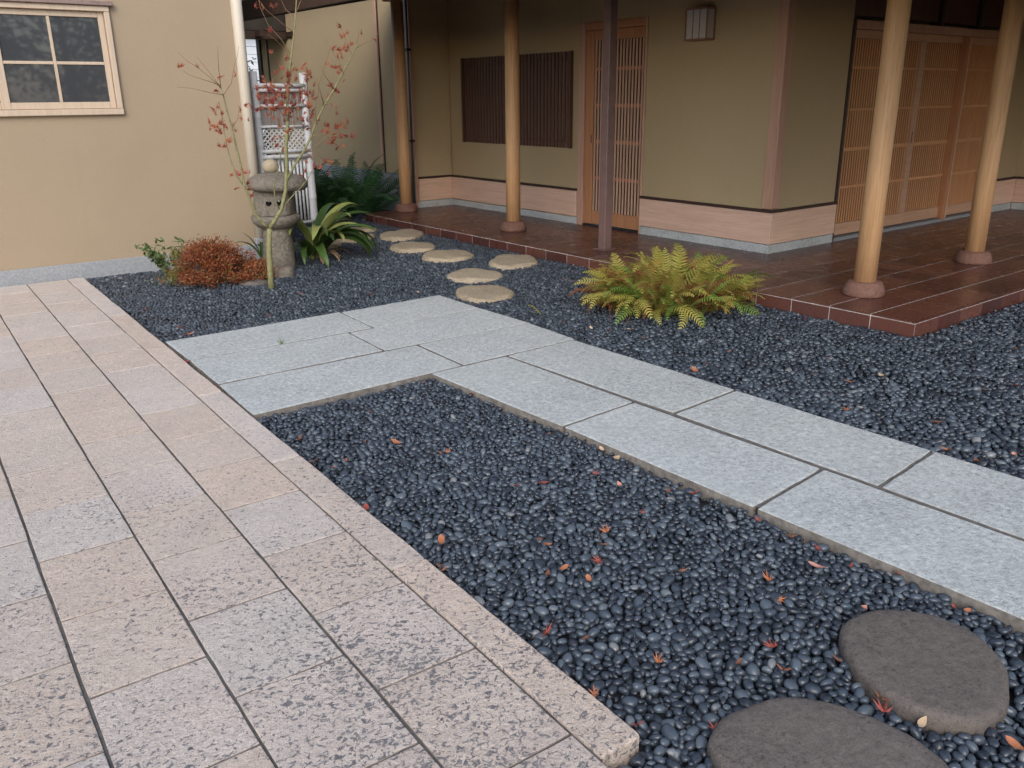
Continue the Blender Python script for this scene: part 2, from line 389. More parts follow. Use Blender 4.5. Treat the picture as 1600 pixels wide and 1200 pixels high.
# grey granite L-shaped walkway
gw = me_from('grey_path', [(1.28, 4.04, -.009), (2.34, 4.08, -.009), (2.53, 1.0, -.009), (2.60, -.42, -.009), (3.60, -.42, -.009), (3.43, 4.1, -.009), (3.40, 5.78, -.009), (1.28, 5.69, -.009)], [tuple(range(8))], M['joint'])
gwo = ob('grey_path', gw); tag(gwo, None, None, kind='structure')
G = .0085
def gslab(q, sd, g=G):
    c = Vector((sum(a[0] for a in q) / 4, sum(a[1] for a in q) / 4)); out = []
    for i in range(4):
        p = Vector(q[i]); a = Vector(q[i - 1]); b = Vector(q[(i + 1) % 4])
        u, v = (a - p).normalized(), (b - p).normalized(); out.append(p + (u + v) * g)
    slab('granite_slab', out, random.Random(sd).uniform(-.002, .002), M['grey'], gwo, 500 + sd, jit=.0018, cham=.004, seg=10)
gs = [
 [(1.268, 5.177), (2.521, 5.189), (2.530, 5.752), (1.262, 5.706)],
 [(2.521, 5.189), (3.428, 5.232), (3.416, 5.807), (2.530, 5.752)],
 [(1.264, 4.606), (2.318, 4.645), (2.328, 5.180), (1.268, 5.177)],
 [(2.318, 4.645), (3.458, 4.656), (3.428, 5.232), (2.328, 5.180)],
 [(1.252, 4.015), (2.548, 4.085), (2.549, 4.640), (1.264, 4.606)],
 [(2.548, 4.085), (3.440, 4.122), (3.455, 4.656), (2.549, 4.640)],
 [(2.862, 4.090), (2.950, 2.775), (3.478, 2.826), (3.420, 4.122)],
 [(2.950, 2.775), (3.003, 1.690), (3.530, 1.757), (3.478, 2.826)],
 [(3.003, 1.690), (3.045, .55), (3.585, .60), (3.530, 1.757)],
 [(3.045, .55), (3.09, -.5), (3.63, -.45), (3.585, .60)],
 [(2.310, 4.070), (2.395, 2.965), (2.913, 3.015), (2.858, 4.090)],
 [(2.395, 2.965), (2.450, 1.862), (2.974, 1.930), (2.913, 3.015)],
 [(2.450, 1.862), (2.520, .72), (3.03, .78), (2.974, 1.930)],
 [(2.520, .72), (2.57, -.45), (3.08, -.4), (3.03, .78)],
]
for i, q in enumerate(gs):
    A2 = sum(q[k][0] * q[(k + 1) % 4][1] - q[(k + 1) % 4][0] * q[k][1] for k in range(4))
    gslab(q if A2 > 0 else q[::-1], i, .009 if i in (7, 8, 11, 12) else G)

# tiled terrace under the eaves
PT = .10
ter = ob('terrace', boxes_me('terrace', [(.004, 8.0, .004, 2.12, -.1, PT - .005), (.004, 1.36, 2.12, 7.25, -.1, PT - .005)], M['grout']), None, tuple(Bw(0, 0)), (0, 0, TH)); tag(ter, None, None, kind='structure')
TX, TY = .3095, .3065
g = .0036
tile_cache = {}
gl = [(.0125, 8.0 if j * TY < 2.1 else 1.36, j * TY - .0042, j * TY + .0042, PT - .006, PT - .0012) for j in range(1, 24)]
jl = [(i * TX - .003, i * TX + .003, .03, 2.12 if i * TX > 1.3 else 7.2, PT - .0058, PT - .0042) for i in range(1, 26)]
q_ = ob('white_grout_lines', boxes_me('white_grout_lines', gl, M['grout']), ter); q_['kind'] = 'stuff'
q_ = ob('dark_grout_lines', boxes_me('dark_grout_lines', jl, M['trim']), ter); q_['kind'] = 'stuff'
def tile(name, x0, x1, y0, y1, z0, z1):
    key = (name, round(x1 - x0, 3), round(y1 - y0, 3), round(z1 - z0, 3))
    if key not in tile_cache:
        a, b, c = (x1 - x0) / 2, (y1 - y0) / 2, (z1 - z0)
        tile_cache[key] = box_me(name, -a, a, -b, b, 0, c, M['tile'], .0012)
    ob(name, tile_cache[key], ter, ((x0 + x1) / 2, (y0 + y1) / 2, z0 + random.uniform(-.0003, .0003)))
for j in range(24):
    for i in range(26):
        x0, x1, y0, y1 = i * TX, (i + 1) * TX, j * TY, (j + 1) * TY
        if y0 > 2.1:
            if x0 > 1.35: continue
            x1 = min(x1, 1.385)
        else:
            if x0 >= 1.38 and y1 > 2.14: y1 = 2.146
        if y1 > 7.27: y1 = 7.27
        if y1 - y0 < .03 or x1 - x0 < .03: continue
        gx = .0020
        ya = y0 + g; 
        if j == 0: ya = .030
        tile('tile', x0 + (gx if i else .001), x1 - gx, ya, y1 - g, PT - .009, PT)
for j in range(24):
    y0, y1 = j * TY, min((j + 1) * TY, 7.27)
    if y1 - y0 > .05: tile('riser_tile', 0, .0115, y0 + g, y1 - g, -.08, PT - .0145)
for i in range(26):
    tile('riser_tile', i * TX + (.0135 if i == 0 else .0008), (i + 1) * TX - .0008, 0, .0115, -.08, PT - .0145)
    tile('nosing_tile', i * TX + .001, (i + 1) * TX - .0008, .0005, .0255, PT - .010, PT)

# ================================================================ MAIN HOUSE (local frame: x into the house, y along its front)
house = empty('house', Bw(1.39, 2.15, 0), TH)
tag(house, 'beige plastered Japanese house with lattice doors, pink cedar skirting and deep dark eaves', 'house')
HX, HY = 1.39, 2.15
def hb(name, x0, x1, y0, y1, z0, z1, mat, bev=.004, parent=None):
    p = parent or house
    if parent is None: return box(name, x0 - HX, x1 - HX, y0 - HY, y1 - HY, z0, z1, mat, p, bev)
    q = parent.location
    return box(name, x0 - HX - q.x, x1 - HX - q.x, y0 - HY - q.y, y1 - HY - q.y, z0 - q.z, z1 - q.z, mat, p, bev)
ST, SK, SKW, SKX, FT = M['stucco_m'], M['skirt'], M['skirtx'], M['skirtx'], M['foot']
WT = 3.0
# front wall: two stretches either side of the door
hb('wall', 1.39, 1.54, 2.253, 3.755, .08, WT, ST, 0)
hb('wall', 1.39, 1.54, 4.762, 7.30, .08, WT, ST, 0)
hb('wall', 1.39, 1.54, 3.757, 4.760, 2.235, WT, ST, 0)
hb('footing', 1.372, 1.392, 2.15, 3.765, .0, .180, FT, .003)
hb('footing', 1.372, 1.392, 4.765, 7.30, .0, .175, FT, .003)
hb('skirting_board', 1.362, 1.389, 2.1195, 3.765, .186, .470, SK)
hb('skirting_board', 1.362, 1.389, 4.765, 7.29, .186, .470, SK)
hb('trim_rail', 1.352, 1.3885, 2.14, 3.765, .4725, .498, M['trim'], .003)
hb('trim_rail', 1.352, 1.3885, 4.765, 7.29, .4725, .498, M['trim'], .003)
# right-hand wall (faces the near side)
hb('wall', 1.495, 2.395, 2.15, 2.29, .08, WT, ST, 0)
hb('wall', 5.72, 6.36, 2.15, 2.29, .08, WT, ST, 0)
hb('footing', 1.370, 2.405, 2.130, 2.149, .0, .180, FT, .003)
hb('footing', 5.72, 6.33, 2.130, 2.149, .0, .180, FT, .003)
hb('skirting_board', 1.3895, 2.405, 2.120, 2.147, .186, .470, SKX)
hb('skirting_board', 5.72, 6.335, 2.120, 2.147, .186, .470, SKX)
hb('trim_rail', 1.352, 2.405, 2.110, 2.1385, .4725, .498, M['trim'], .003)
hb('trim_rail', 5.72, 6.325, 2.110, 2.1385, .4725, .498, M['trim'], .003)
hb('corner_post', 1.378, 1.493, 2.138, 2.251, .5005, WT, M['post'], .006)
# projecting room at the far right
hb('wall', 6.36, 6.5, -4.0, 2.29, .08, WT, ST, 0)
hb('footing', 6.34, 6.359, -4.0, 2.128, .0, .18, FT, .003)
hb('skirting_board', 6.33, 6.357, -4.0, 2.118, .186, .47, SK)
hb('trim_rail', 6.32, 6.3565, -4.0, 2.108, .4725, .498, M['trim'], .003)
# wing at the left
hb('wall', .83, 1.389, 7.31, 7.45, -.05, WT + .3, ST, 0)
hb('wall', .80, .94, 7.452, 12.0, -.05, WT + .3, ST, 0)
hb('footing', .815, 1.37, 7.275, 7.308, -.05, .18, FT, .003)
hb('footing', .775, .7985, 7.3, 12.05, -.05, .52, M['conc'], .003)
hb('skirting_board', .84, 1.36, 7.283, 7.3085, .186, .47, SKX)
hb('trim_rail', .84, 1.35, 7.277, 7.3075, .4725, .498, M['trim'], .003)
hb('corner_post', .785, .828, 7.285, 7.45, .0, WT + .3, M['post'], .003)
hb('wall_batten', .788, .7985, 8.06, 8.085, .52, WT + .3, M['dark'], .002)
hb('wall_batten', .775, .7985, 8.087, 8.145, .52, WT + .3, M['post'], .003)
hb('wall_batten', .780, .7985, 11.72, 11.745, .52, WT + .3, M['dark'], .002)
hb('corner_post', .77, .93, 12.002, 12.14, -.05, WT + .3, M['dark'], .004)
hb('back_wall', .95, 6.4, 11.9, 12.04, -.05, WT + .3, ST, 0)
hb('back_wall', 6.51, 9, -4, -3.86, .0, WT, ST, 0)
hb('back_wall', 8.86, 9, -3.85, 12, .0, WT, ST, 0)
# ---- front door
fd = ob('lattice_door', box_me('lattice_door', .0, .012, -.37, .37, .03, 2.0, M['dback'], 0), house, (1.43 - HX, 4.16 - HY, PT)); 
def fdb(name, x0, x1, y0, y1, z0, z1, mat, bev=.003): return box(name, x0 - 1.43, x1 - 1.43, y0 - 4.16, y1 - 4.16, z0 - PT, z1 - PT, mat, fd, bev)
fdb('stile', 1.395, 1.43, 4.545, 4.665, PT + .02, 2.15, M['door'])
fdb('stile', 1.405, 1.43, 3.785, 3.812, PT + .02, 2.15, M['slat'])
fdb('bottom_rail', 1.402, 1.4295, 3.813, 4.544, PT + .025, .268, M['door'])
fdb('top_rail', 1.402, 1.4295, 3.813, 4.544, 2.05, 2.15, M['door'])
fdb('handle', 1.391, 1.396, 4.556, 4.566, 1.0, 1.09, M['iron'], .001)
sl = box_me('slat', -.006, .006, -.0115, .0115, 0, 1.778, M['slat'], .002)
ns = 16
for k in range(ns):
    ob('slat', sl, fd, (1.411 - 1.43, 3.813 + .731 * (k + .5) / ns - 4.16, .27 - PT))
for zz in (.633, 1.02, 1.397, 1.765):
    for k in range(ns + 1):
        y = 3.813 + .731 * k / ns
        if k in (0, ns): continue
        box('crosspiece', 1.410 - 1.43, 1.4295 - 1.43, y - .0125 - 4.16, y + .0125 - 4.16, zz - .017 - PT, zz + .017 - PT, M['tie'], fd, 0)
hb('door_frame', 1.372, 1.54, 4.668, 4.76, .02, 2.232, M['post'], .004)
hb('door_frame', 1.372, 1.54, 3.757, 3.783, .02, 2.232, M['slat'], .003)
hb('door_head', 1.38, 1.54, 3.785, 4.666, 2.155, 2.232, M['door'], .003)
hb('door_sill', 1.375, 1.54, 3.785, 4.666, .0, PT + .018, M['iron'], .002)
# ---- barred window on the front wall
lw = ob('lattice_window', box_me('lattice_window', 0, .004, -1.03, 1.03, 0, 1.0, M['lwback'], 0), house, (1.384 - HX, 5.915 - HY, .95))
slw = box_me('slat', -.024, 0, -.0155, .0155, -.012, 1.012, M['slatd'], .003)
nw = 33
for k in range(nw):
    ob('slat', slw, lw, (0, -1.02 + 2.04 * (k + .5) / nw, 0))
for z in (.06, .94): box('crossbar', -.012, 0, -1.035, 1.035, z - .012, z + .012, M['slatd'], lw, .002)
for y in (-1.045, 1.045): box('frame', -.045, 0, y - .012, y + .012, -.015, 1.015, M['slatd'], lw, .002)
# ---- wall lamp
lamp = empty('wall_lamp', Bw(1.388, 3.05, 1.975), TH)
tag(lamp, 'small box-shaped paper wall lamp with brown wooden frame above the plain front wall', 'wall lamp')
ob('shade', box_me('shade', -.112, -.012, -.118, .118, .015, .262, M['paper'], 0), lamp)
for x in (-.118, -.0):
    pass
for (x0, x1, y0, y1, z0, z1) in [(-.122, 0, -.13, .13, 0, .014), (-.122, 0, -.13, .13, .263, .277), (-.122, -.113, -.13, -.119, .014, .263), (-.122, -.113, .119, .13, .014, .263), (-.120, -.113, -.042, -.036, .014, .263), (-.120, -.113, .038, .044, .014, .263), (-.012, 0, -.13, -.119, .014, .263), (-.012, 0, .119, .13, .014, .263)]:
    box('frame', x0, x1, y0, y1, z0, z1, M['lampw'], lamp, .001)
# ---- sliding lattice doors on the right-hand wall
def sliding(x0, x1, stl, strr, nsl, yf, stuff=False):
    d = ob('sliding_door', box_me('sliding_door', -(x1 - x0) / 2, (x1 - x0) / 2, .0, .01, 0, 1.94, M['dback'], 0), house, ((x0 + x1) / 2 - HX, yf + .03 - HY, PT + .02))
    cx = (x0 + x1) / 2
    def b(name, a, c, z0, z1, mat, y0=-.032, y1=-.001, bev=.003): return box(name, a - cx, c - cx, y0, y1, z0 - PT - .02, z1 - PT - .02, mat, d, bev)
    b('bottom_rail', x0, x1, .145, .262, M['railw'], -.034)
    b('top_rail', x0, x1, 1.99, 2.06, M['railw'], -.034)
    if stl: b('stile', x0, x0 + stl, .264, 1.988, M['post'], -.036)
    if strr: b('stile', x1 - strr, x1, .264, 1.988, M['railw'] if strr > .07 else M['post'], -.036)
    for zz, hgt in ((.614, .013), (.976, .017), (1.346, .010), (1.728, .010)):
        b('muntin', x0 + stl, x1 - strr, zz - hgt, zz + hgt, M['slatr'], -.028, -.006, .001)
    a, c = x0 + stl, x1 - strr
    if stuff:
        L = [(a + (c - a) * (k + .5) / nsl - .0075 - cx, a + (c - a) * (k + .5) / nsl + .0075 - cx, -.025, -.007, .264 - PT - .02, 1.988 - PT - .02) for k in range(nsl)]
        s = ob('lattice', boxes_me('lattice', L, M['slatr']), d); s['kind'] = 'stuff'
    else:
        sm = box_me('slat', -.0095, .0095, -.015, -.007, 0, 1.724, M['slatr'], 0)
        for k in range(nsl): ob('slat', sm, d, (a + (c - a) * (k + .5) / nsl - cx, 0, .264 - PT - .02))
    return d
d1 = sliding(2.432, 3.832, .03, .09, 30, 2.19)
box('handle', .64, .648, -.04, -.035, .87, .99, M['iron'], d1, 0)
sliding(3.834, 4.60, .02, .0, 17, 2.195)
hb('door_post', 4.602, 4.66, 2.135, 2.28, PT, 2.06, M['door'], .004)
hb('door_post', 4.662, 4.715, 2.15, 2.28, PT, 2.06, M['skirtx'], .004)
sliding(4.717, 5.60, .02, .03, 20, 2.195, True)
hb('door_frame', 2.405, 2.43, 2.13, 2.29, PT, 2.14, M['trim'], .003)
hb('door_frame', 5.61, 5.71, 2.13, 2.29, PT, 2.14, M['post'], .003)
hb('door_head', 2.4315, 5.609, 2.14, 2.29, 2.063, 2.14, M['post'], .003)
hb('door_sill', 2.4315, 5.609, 2.135, 2.29, .05, PT + .03, M['conc'], .003)
for k in range(4):
    a = 2.405 + (5.71 - 2.405) * k / 4
    hb('transom_panel', a + .03, a + (5.71 - 2.405) / 4 - .03, 2.2, 2.22, 2.18, 2.6, M['slatd'], .002)
    hb('transom_post', a - .028, a + .028, 2.165, 2.29, 2.142, 2.6, M['dark'], .003)
hb('beam', 2.4, 5.71, 2.14, 2.29, 2.602, WT, M['dark'], .003)
# ---- roof: ceiling boards, rafters and fascia of the eaves
def roofquad(name, pts, th, mat):
    V = [(x - HX, y - HY, z) for x, y, z in pts] + [(x - HX, y - HY, z + th) for x, y, z in pts]
    n = len(pts); F = [tuple(range(n))[::-1], tuple(range(n, 2 * n))] + [(i, (i + 1) % n, n + (i + 1) % n, n + i) for i in range(n)]
    return ob(name, me_from(name, V, F, mat), house)
EX = -1.55
roofquad('roof', [(EX, EX, 2.34), (1.6, 1.6 + .3, 2.96), (1.6, 7.45, 2.96), (EX, 7.45, 2.34)], .12, M['roof'])
roofquad('roof', [(EX, EX, 2.34), (9.2, EX, 2.34), (9.2, 1.9, 2.96), (1.6, 1.9, 2.96)], .12, M['roof'])
roofquad('roof', [(1.6, 1.9, 2.985), (9.2, 1.9, 2.985), (9.2, 12.2, 3.2), (1.6, 12.2, 3.2)], .12, M['roof'])
roofquad('roof', [(.35, 7.65, 3.22), (1.6, 7.65, 3.3), (1.6, 12.6, 3.3), (.35, 12.6, 3.22)], .12, M['roof'])
for k in range(16):
    y = -.8 + k * .5
    roofquad('rafter', [(EX + .05, y, 2.28), (1.38, y, 2.82), (1.38, y + .05, 2.82), (EX + .05, y + .05, 2.28)], .07, M['dark'])
hb('purlin', .40, .50, -.0, 7.25, 2.60, 2.70, M['cyp'], .01)
hb('purlin', .51, 9.1, .62, .72, 2.60, 2.70, M['cyp'], .01)
hb('fascia', EX - .03, EX, EX, 7.45, 2.27, 2.46, M['dark'], .004)
hb('fascia', EX, 9.2, EX - .03, EX, 2.27, 2.46, M['dark'], .004)

# ================================================================ columns
colp = [(.50, 7.07, 'leftmost log column of the terrace, beside the dark green ferns'),
        (.53, 4.86, 'log column in front of the dark barred window'),
        (.50, .66, 'thick log column near the front corner of the tiled terrace'),
        (2.36, .74, 'rightmost log column, in front of the sliding lattice doors')]
shaft = lathe('shaft', [(.078, .095), (.0775, .8), (.076, 1.7), (.075, 2.5)], M['cyp'], 24, 2, .004, 3)
basem = lathe('base_stone', [(.140, 0), (.147, .010), (.143, .04), (.130, .075), (.118, .094), (.105, .102), (.07, .103)], M['terr'], 26, 2.2, .018, 5)
for x, y, lab in colp:
    r = empty('wooden_column', Bw(x, y, PT), TH); tag(r, lab, 'column', 'log columns holding up the eaves')
    ob('shaft', shaft, r, (0, 0, 0), (0, 0, random.uniform(0, 6))); ob('base_stone', basem, r, (0, 0, 0), (0, 0, random.uniform(0, 6)))
sp = empty('steel_post', Bw(.42, 3.30, PT), TH); tag(sp, 'slim square purple-brown steel post rising behind the yellow fern in front of the lattice door', 'post')
box('shaft', -.045, .045, -.045, .045, .008, 2.52, M['steel'], sp, .004)
box('base_plate', -.07, .07, -.07, .07, 0, .008, M['steel'], sp, .002)

# downspout at the corner of the wing
V, F = [], []; tube(V, F, [(0, 0, 0), (0, 0, 3.0)], [.015, .015], 12)
dp = empty('downspout', Bw(.73, 7.24, PT - .05), TH); tag(dp, 'thin dark green downspout just right of the leftmost log column', 'pipe')
ob('pipe', me_from('pipe', V, F, M['pipe'], True), dp)
for z in (.9, 2.0, 2.7): box('bracket', -.03, .03, -.03, .06, z, z + .03, M['iron'], dp, .002)

# ================================================================ LEFT BUILDING
LY = 8.42
lb = empty('annex_building', (2.9, LY, 0)); tag(lb, 'tan stucco building on the left with a four-pane wooden window', 'building')
def lbx(name, x0, x1, y0, y1, z0, z1, mat, bev=.004, parent=None):
    if parent is None: return box(name, x0 - 2.9, x1 - 2.9, y0 - LY, y1 - LY, z0, z1, mat, lb, bev)
    q = parent.location
    return box(name, x0 - 2.9 - q.x, x1 - 2.9 - q.x, y0 - LY - q.y, y1 - LY - q.y, z0 - q.z, z1 - q.z, mat, parent, bev)
SL = M['stucco_l']
WX0, WX1, WZ0, WZ1 = -.02, 1.80, 1.385, 2.255
lbx('wall', WX1, 2.895, LY, LY + .18, .0, 3.6, SL, 0)
lbx('wall', -6.0, WX0, LY, LY + .18, .0, 3.6, SL, 0)
lbx('wall', WX0, WX1, LY, LY + .18, .0, WZ0, SL, 0)
lbx('wall', WX0, WX1, LY, LY + .18, WZ1, 3.6, SL, 0)
lbx('side_wall', 2.80, 2.94, LY + .19, 12.5, .0, 3.6, SL, 0)
lbx('footing', -6.0, 2.90, LY - .025, LY - .001, -.1, .125, M['conc'], .004)
lbx('footing', 2.902, 2.965, LY - .02, 12.5, -.1, .125, M['conc'], .004)
lbx('roof', -6.3, 3.3, LY - .45, 12.9, 3.6, 3.75, M['roof'], 0)
V, F = [], []; tube(V, F, [(0, 0, .19), (0, 0, 3.6)], [.052, .052], 14)
cp_ = ob('corner_post', me_from('corner_post', V, F, M['pale'], True), lb, (2.905 - 2.9, -.01, 0))
lbx('post_foot', 2.845, 2.965, LY - .06, LY + .05, .126, .19, M['conc'], .01)
# window
win = ob('window', box_me('window', WX0 + .03 - .9, WX1 - .03 - .9, .09, .1, .02, WZ1 - WZ0 - .02, M['iron'], 0), lb, (.9 - 2.9, 0, WZ0))
def wb(name, x0, x1, y0, y1, z0, z1, mat, bev=.004): return box(name, x0 - .9, x1 - .9, y0, y1, z0 - WZ0, z1 - WZ0, mat, win, bev)
cr = M['cream']
wb('frame', WX0 + .001, WX0 + .045, -.035, .085, WZ0 + .046, WZ1 - .046, cr)
wb('frame', WX1 - .045, WX1 - .001, -.035, .085, WZ0 + .046, WZ1 - .046, cr)
wb('frame', WX0 + .001, WX1 - .001, -.035, .085, WZ1 - .045, WZ1 - .001, cr)
wb('sill', WX0 - .01, WX1 + .002, -.038, .085, WZ0 - .005, WZ0 + .045, cr)
wb('head_flashing', WX0 - .03, WX1 + .03, -.06, -.001, WZ1, WZ1 + .035, M['creamd'])
def sash(x0, x1, y):
    z0, z1 = WZ0 + .047, WZ1 - .047
    wb('stile', x0, x0 + .045, y, y + .03, z0, z1, cr, .003); wb('stile', x1 - .045, x1, y, y + .03, z0, z1, cr, .003)
    wb('rail', x0 + .046, x1 - .046, y, y + .03, z0, z0 + .055, cr, .003); wb('rail', x0 + .046, x1 - .046, y, y + .03, z1 - .045, z1, cr, .003)
    xm, zm = (x0 + x1) / 2, 1.80
    wb('muntin', xm - .012, xm + .012, y + .004, y + .026, z0 + .056, z1 - .046, cr, .002)
    for (a, b) in ((x0 + .046, xm - .013), (xm + .013, x1 - .046)):
        wb('muntin', a, b, y + .005, y + .025, zm - .012, zm + .012, cr, .002)
        wb('pane', a, b, y + .013, y + .017, z0 + .056, zm - .0125, M['glass'], 0)
        wb('pane', a, b, y + .013, y + .017, zm + .0125, z1 - .046, M['glass'], 0)
sash(.895, 1.752, .0)
sash(.03, .92, .042)

# ================================================================ sleeve fence of bamboo
ga = empty('bamboo_fence', (3.05, 8.56, 0)); tag(ga, 'weathered grey bamboo and brushwood screen fence behind the stone lantern', 'fence')
def bpost(x, r, h, name='post'):
    V, F = [], []; pts = []; rr = []
    z = 0; k = 0
    while z < h:
        for dz, s in ((0, 1.0), (.010, 1.09), (.020, 1.0), (.24, .97)):
            if z + dz < h: pts.append((0, 0, z + dz)); rr.append(r * s)
        z += .27
    pts.append((0, 0, h)); rr.append(r)
    tube(V, F, pts, rr, 14); return ob(name, me_from(name, V, F, M['bamboo'], True), ga, (x, 0, -.03))
bpost(.0, .040, 1.78); bpost(.505, .040, 1.77); 
def brail(z, r, y=-.03, name='rail'):
    V, F = [], []; tube(V, F, [(.0, y, z), (.12, y, z + .002), (.3, y, z - .001), (.505, y, z)], [r, r * 1.04, r * .98, r], 8)
    ob(name, me_from(name, V, F, M['bamboo'], True), ga)
for z, r in ((1.62, .020), (1.575, .018), (1.43, .017), (1.235, .014), (1.0, .020), (.945, .022), (.28, .018)): brail(z, r)
V, F = [], []; rr_ = random.Random(4)
for k in range(150):
    x = .045 + .415 * (k % 75 + rr_.random()) / 75; y = rr_.uniform(-.015, .018); dx = rr_.uniform(-.008, .008)
    tube(V, F, [(x, y, 1.225), (x + dx, y + rr_.uniform(-.004, .004), 1.43), (x + dx * .3, y, 1.625)], [.0032, .0036, .003], 4, False)
r = ob('brushwood', me_from('brushwood', V, F, M['reed']), ga); r['kind'] = 'stuff'
V, F = [], []
for s in (-1, 1):
    for k in range(-4, 11):
        x0 = .045 + k * .05
        a = [x0, 1.01]; b = [x0 + .21, 1.22]
        for e in (a, b): pass
        lo = max(x0, .045); hi = min(x0 + .215, .462)
        if hi - lo < .02: continue
        xa, xb = lo, hi; za, zb = 1.01 + (lo - x0), 1.01 + (hi - x0)
        if s < 0: xa, xb = .507 - lo, .507 - hi
        y = -.012 + s * .004
        tube(V, F, [(xa, y, za), (xb, y, zb)], [.0085, .0085], 4)
r = ob('diagonal_lattice', me_from('diagonal_lattice', V, F, M['bamboo']), ga); r['kind'] = 'stuff'
V, F = [], []; tube(V, F, [(0, 0, 0), (0, 0, .66)], [.0125, .0125], 8); sm = me_from('slat', V, F, M['bamboo'], True)
for k in range(11): ob('slat', sm, ga, (.06 + .0385 * k, 0, .275))

# passage roof and house beyond the fence
pr = empty('passage_roof', (4.2, 13.8, 2.37)); tag(pr, 'dark timber roof over the passage behind the bamboo fence', 'roof')
box('roof_slab', -1.25, 1.45, 0, 1.6, .12, .75, M['roof'], pr, .01)
box('beam', -1.25, 1.45, -.02, .12, 0, .118, M['dark'], pr, .005)
for k in range(6): box('rafter', -1.2 + k * .5, -1.14 + k * .5, -.25, -.021, .03, .11, M['dark'], pr, .003)
wh = empty('white_house', (7.0, 20.0, 0)); tag(wh, 'white clad house glimpsed in the gap left of the bamboo fence', 'house')
for k in range(17): box('siding_board', -2.6, 2.6, -.03, .0, .2 + .16 * k, .353 + .16 * k, M['white'], wh, .006)
box('wall', -2.6, 2.6, .002, 5, -.1, 3.0, M['white'], wh, 0); box('roof', -2.9, 2.9, -.4, 5.4, 3.001, 3.15, M['roof'], wh, 0)

# ================================================================ STONES
def sstep(t): t = max(0, min(1, t)); return t * t * (3 - 2 * t)
def gz(x, y):
    """level of the top of the pebbles; they are banked up a little towards the terrace"""
    bx, by = toB(x, y)
    d = math.hypot(max(-bx, 0), max(-by, 0)) if bx < 0 or by < 0 else 0
    return -.026 + .034 * sstep(1 - d / 1.3) + (.012 * sstep((y - 5.9) / 1.0) if x < 4 else 0)
def stone_me(name, rx, ry, h, mat, seed, n=44, irr=.06, flat=.75):
    r_ = random.Random(seed); ph = [r_.uniform(0, 6.28) for _ in range(8)]
    prof = [(1.0, -.06), (1.02, 0), (1.0, h * .45), (.965, h * .78), (.91, h * .95), (.80, h), (.55, h * 1.02), (.25, h * 1.03)]
    V = []; F = []
    for i, (q, z) in enumerate(prof):
        for k in range(n):
            t = 2 * math.pi * k / n
            j = 1 + irr * (math.sin(2 * t + ph[0]) + .7 * math.sin(3 * t + ph[1]) + .35 * math.sin(5 * t + ph[2]) + .2 * math.sin(9 * t + ph[3]))
            zz = z + (.006 * math.sin(4 * t + ph[4] + i) + r_.uniform(-.002, .002)) * (1 if i > 1 else 0) * min(1, q * 1.4)
            V.append((rx * q * j * math.cos(t), ry * q * j * math.sin(t), zz))
    for i in range(len(prof) - 1):
        for k in range(n):
            k2 = (k + 1) % n; F.append((i * n + k, i * n + k2, (i + 1) * n + k2, (i + 1) * n + k))
    F.append(tuple((len(prof) - 1) * n + k for k in range(n)))
    return me_from(name, V, F, mat, True)
STONES = []   # footprints kept clear of pebbles
VIEW = math.radians(-35)
far = [(4.463, 9.393, .20, .13, 'greyish stepping stone farthest back, half hidden behind the flat stone near the strap-leaved plant', 'stone_tan'),
 (4.166, 9.02, .25, .33, 'flat brown-grey stepping stone just right of the strap-leaved plant', 'stone_tan'),
 (3.72, 8.70, .17, .24, 'stepping stone partly hidden under the strap-leaved plant, left end of the row', 'stone_tan'),
 (4.659, 8.70, .24, .34, 'tan stepping stone nearest the leftmost column, close to the terrace edge', 'stone_tan'),
 (4.377, 7.95, .235, .27, 'tan stepping stone just below the one nearest the leftmost column', 'stone_tan'),
 (4.395, 7.28, .24, .29, 'orange-tan stepping stone in the middle of the row', 'stone_tan'),
 (4.698, 6.58, .24, .30, 'tan stepping stone set apart on the right, nearest the terrace', 'stone_tan'),
 (4.09, 6.33, .235, .26, 'pale tan stepping stone second nearest to the grey granite walkway', 'stone_tan'),
 (3.771, 5.69, .24, .28, 'round tan stepping stone nearest to the corner of the grey granite walkway', 'stone_tan')]
for i, (x, y, a, b, lab, mt) in enumerate(far):
    z = gz(x, y) - .012
    o = ob('stepping_stone', stone_me('stepping_stone', a, b, .038, M[mt], 40 + i, irr=.065), None, (x, y, z), (0, 0, VIEW))
    tag(o, lab, 'stepping stone', 'tan stepping stones in the pebbles'); STONES.append((x, y, a * 1.0, b * 1.0, VIEW))
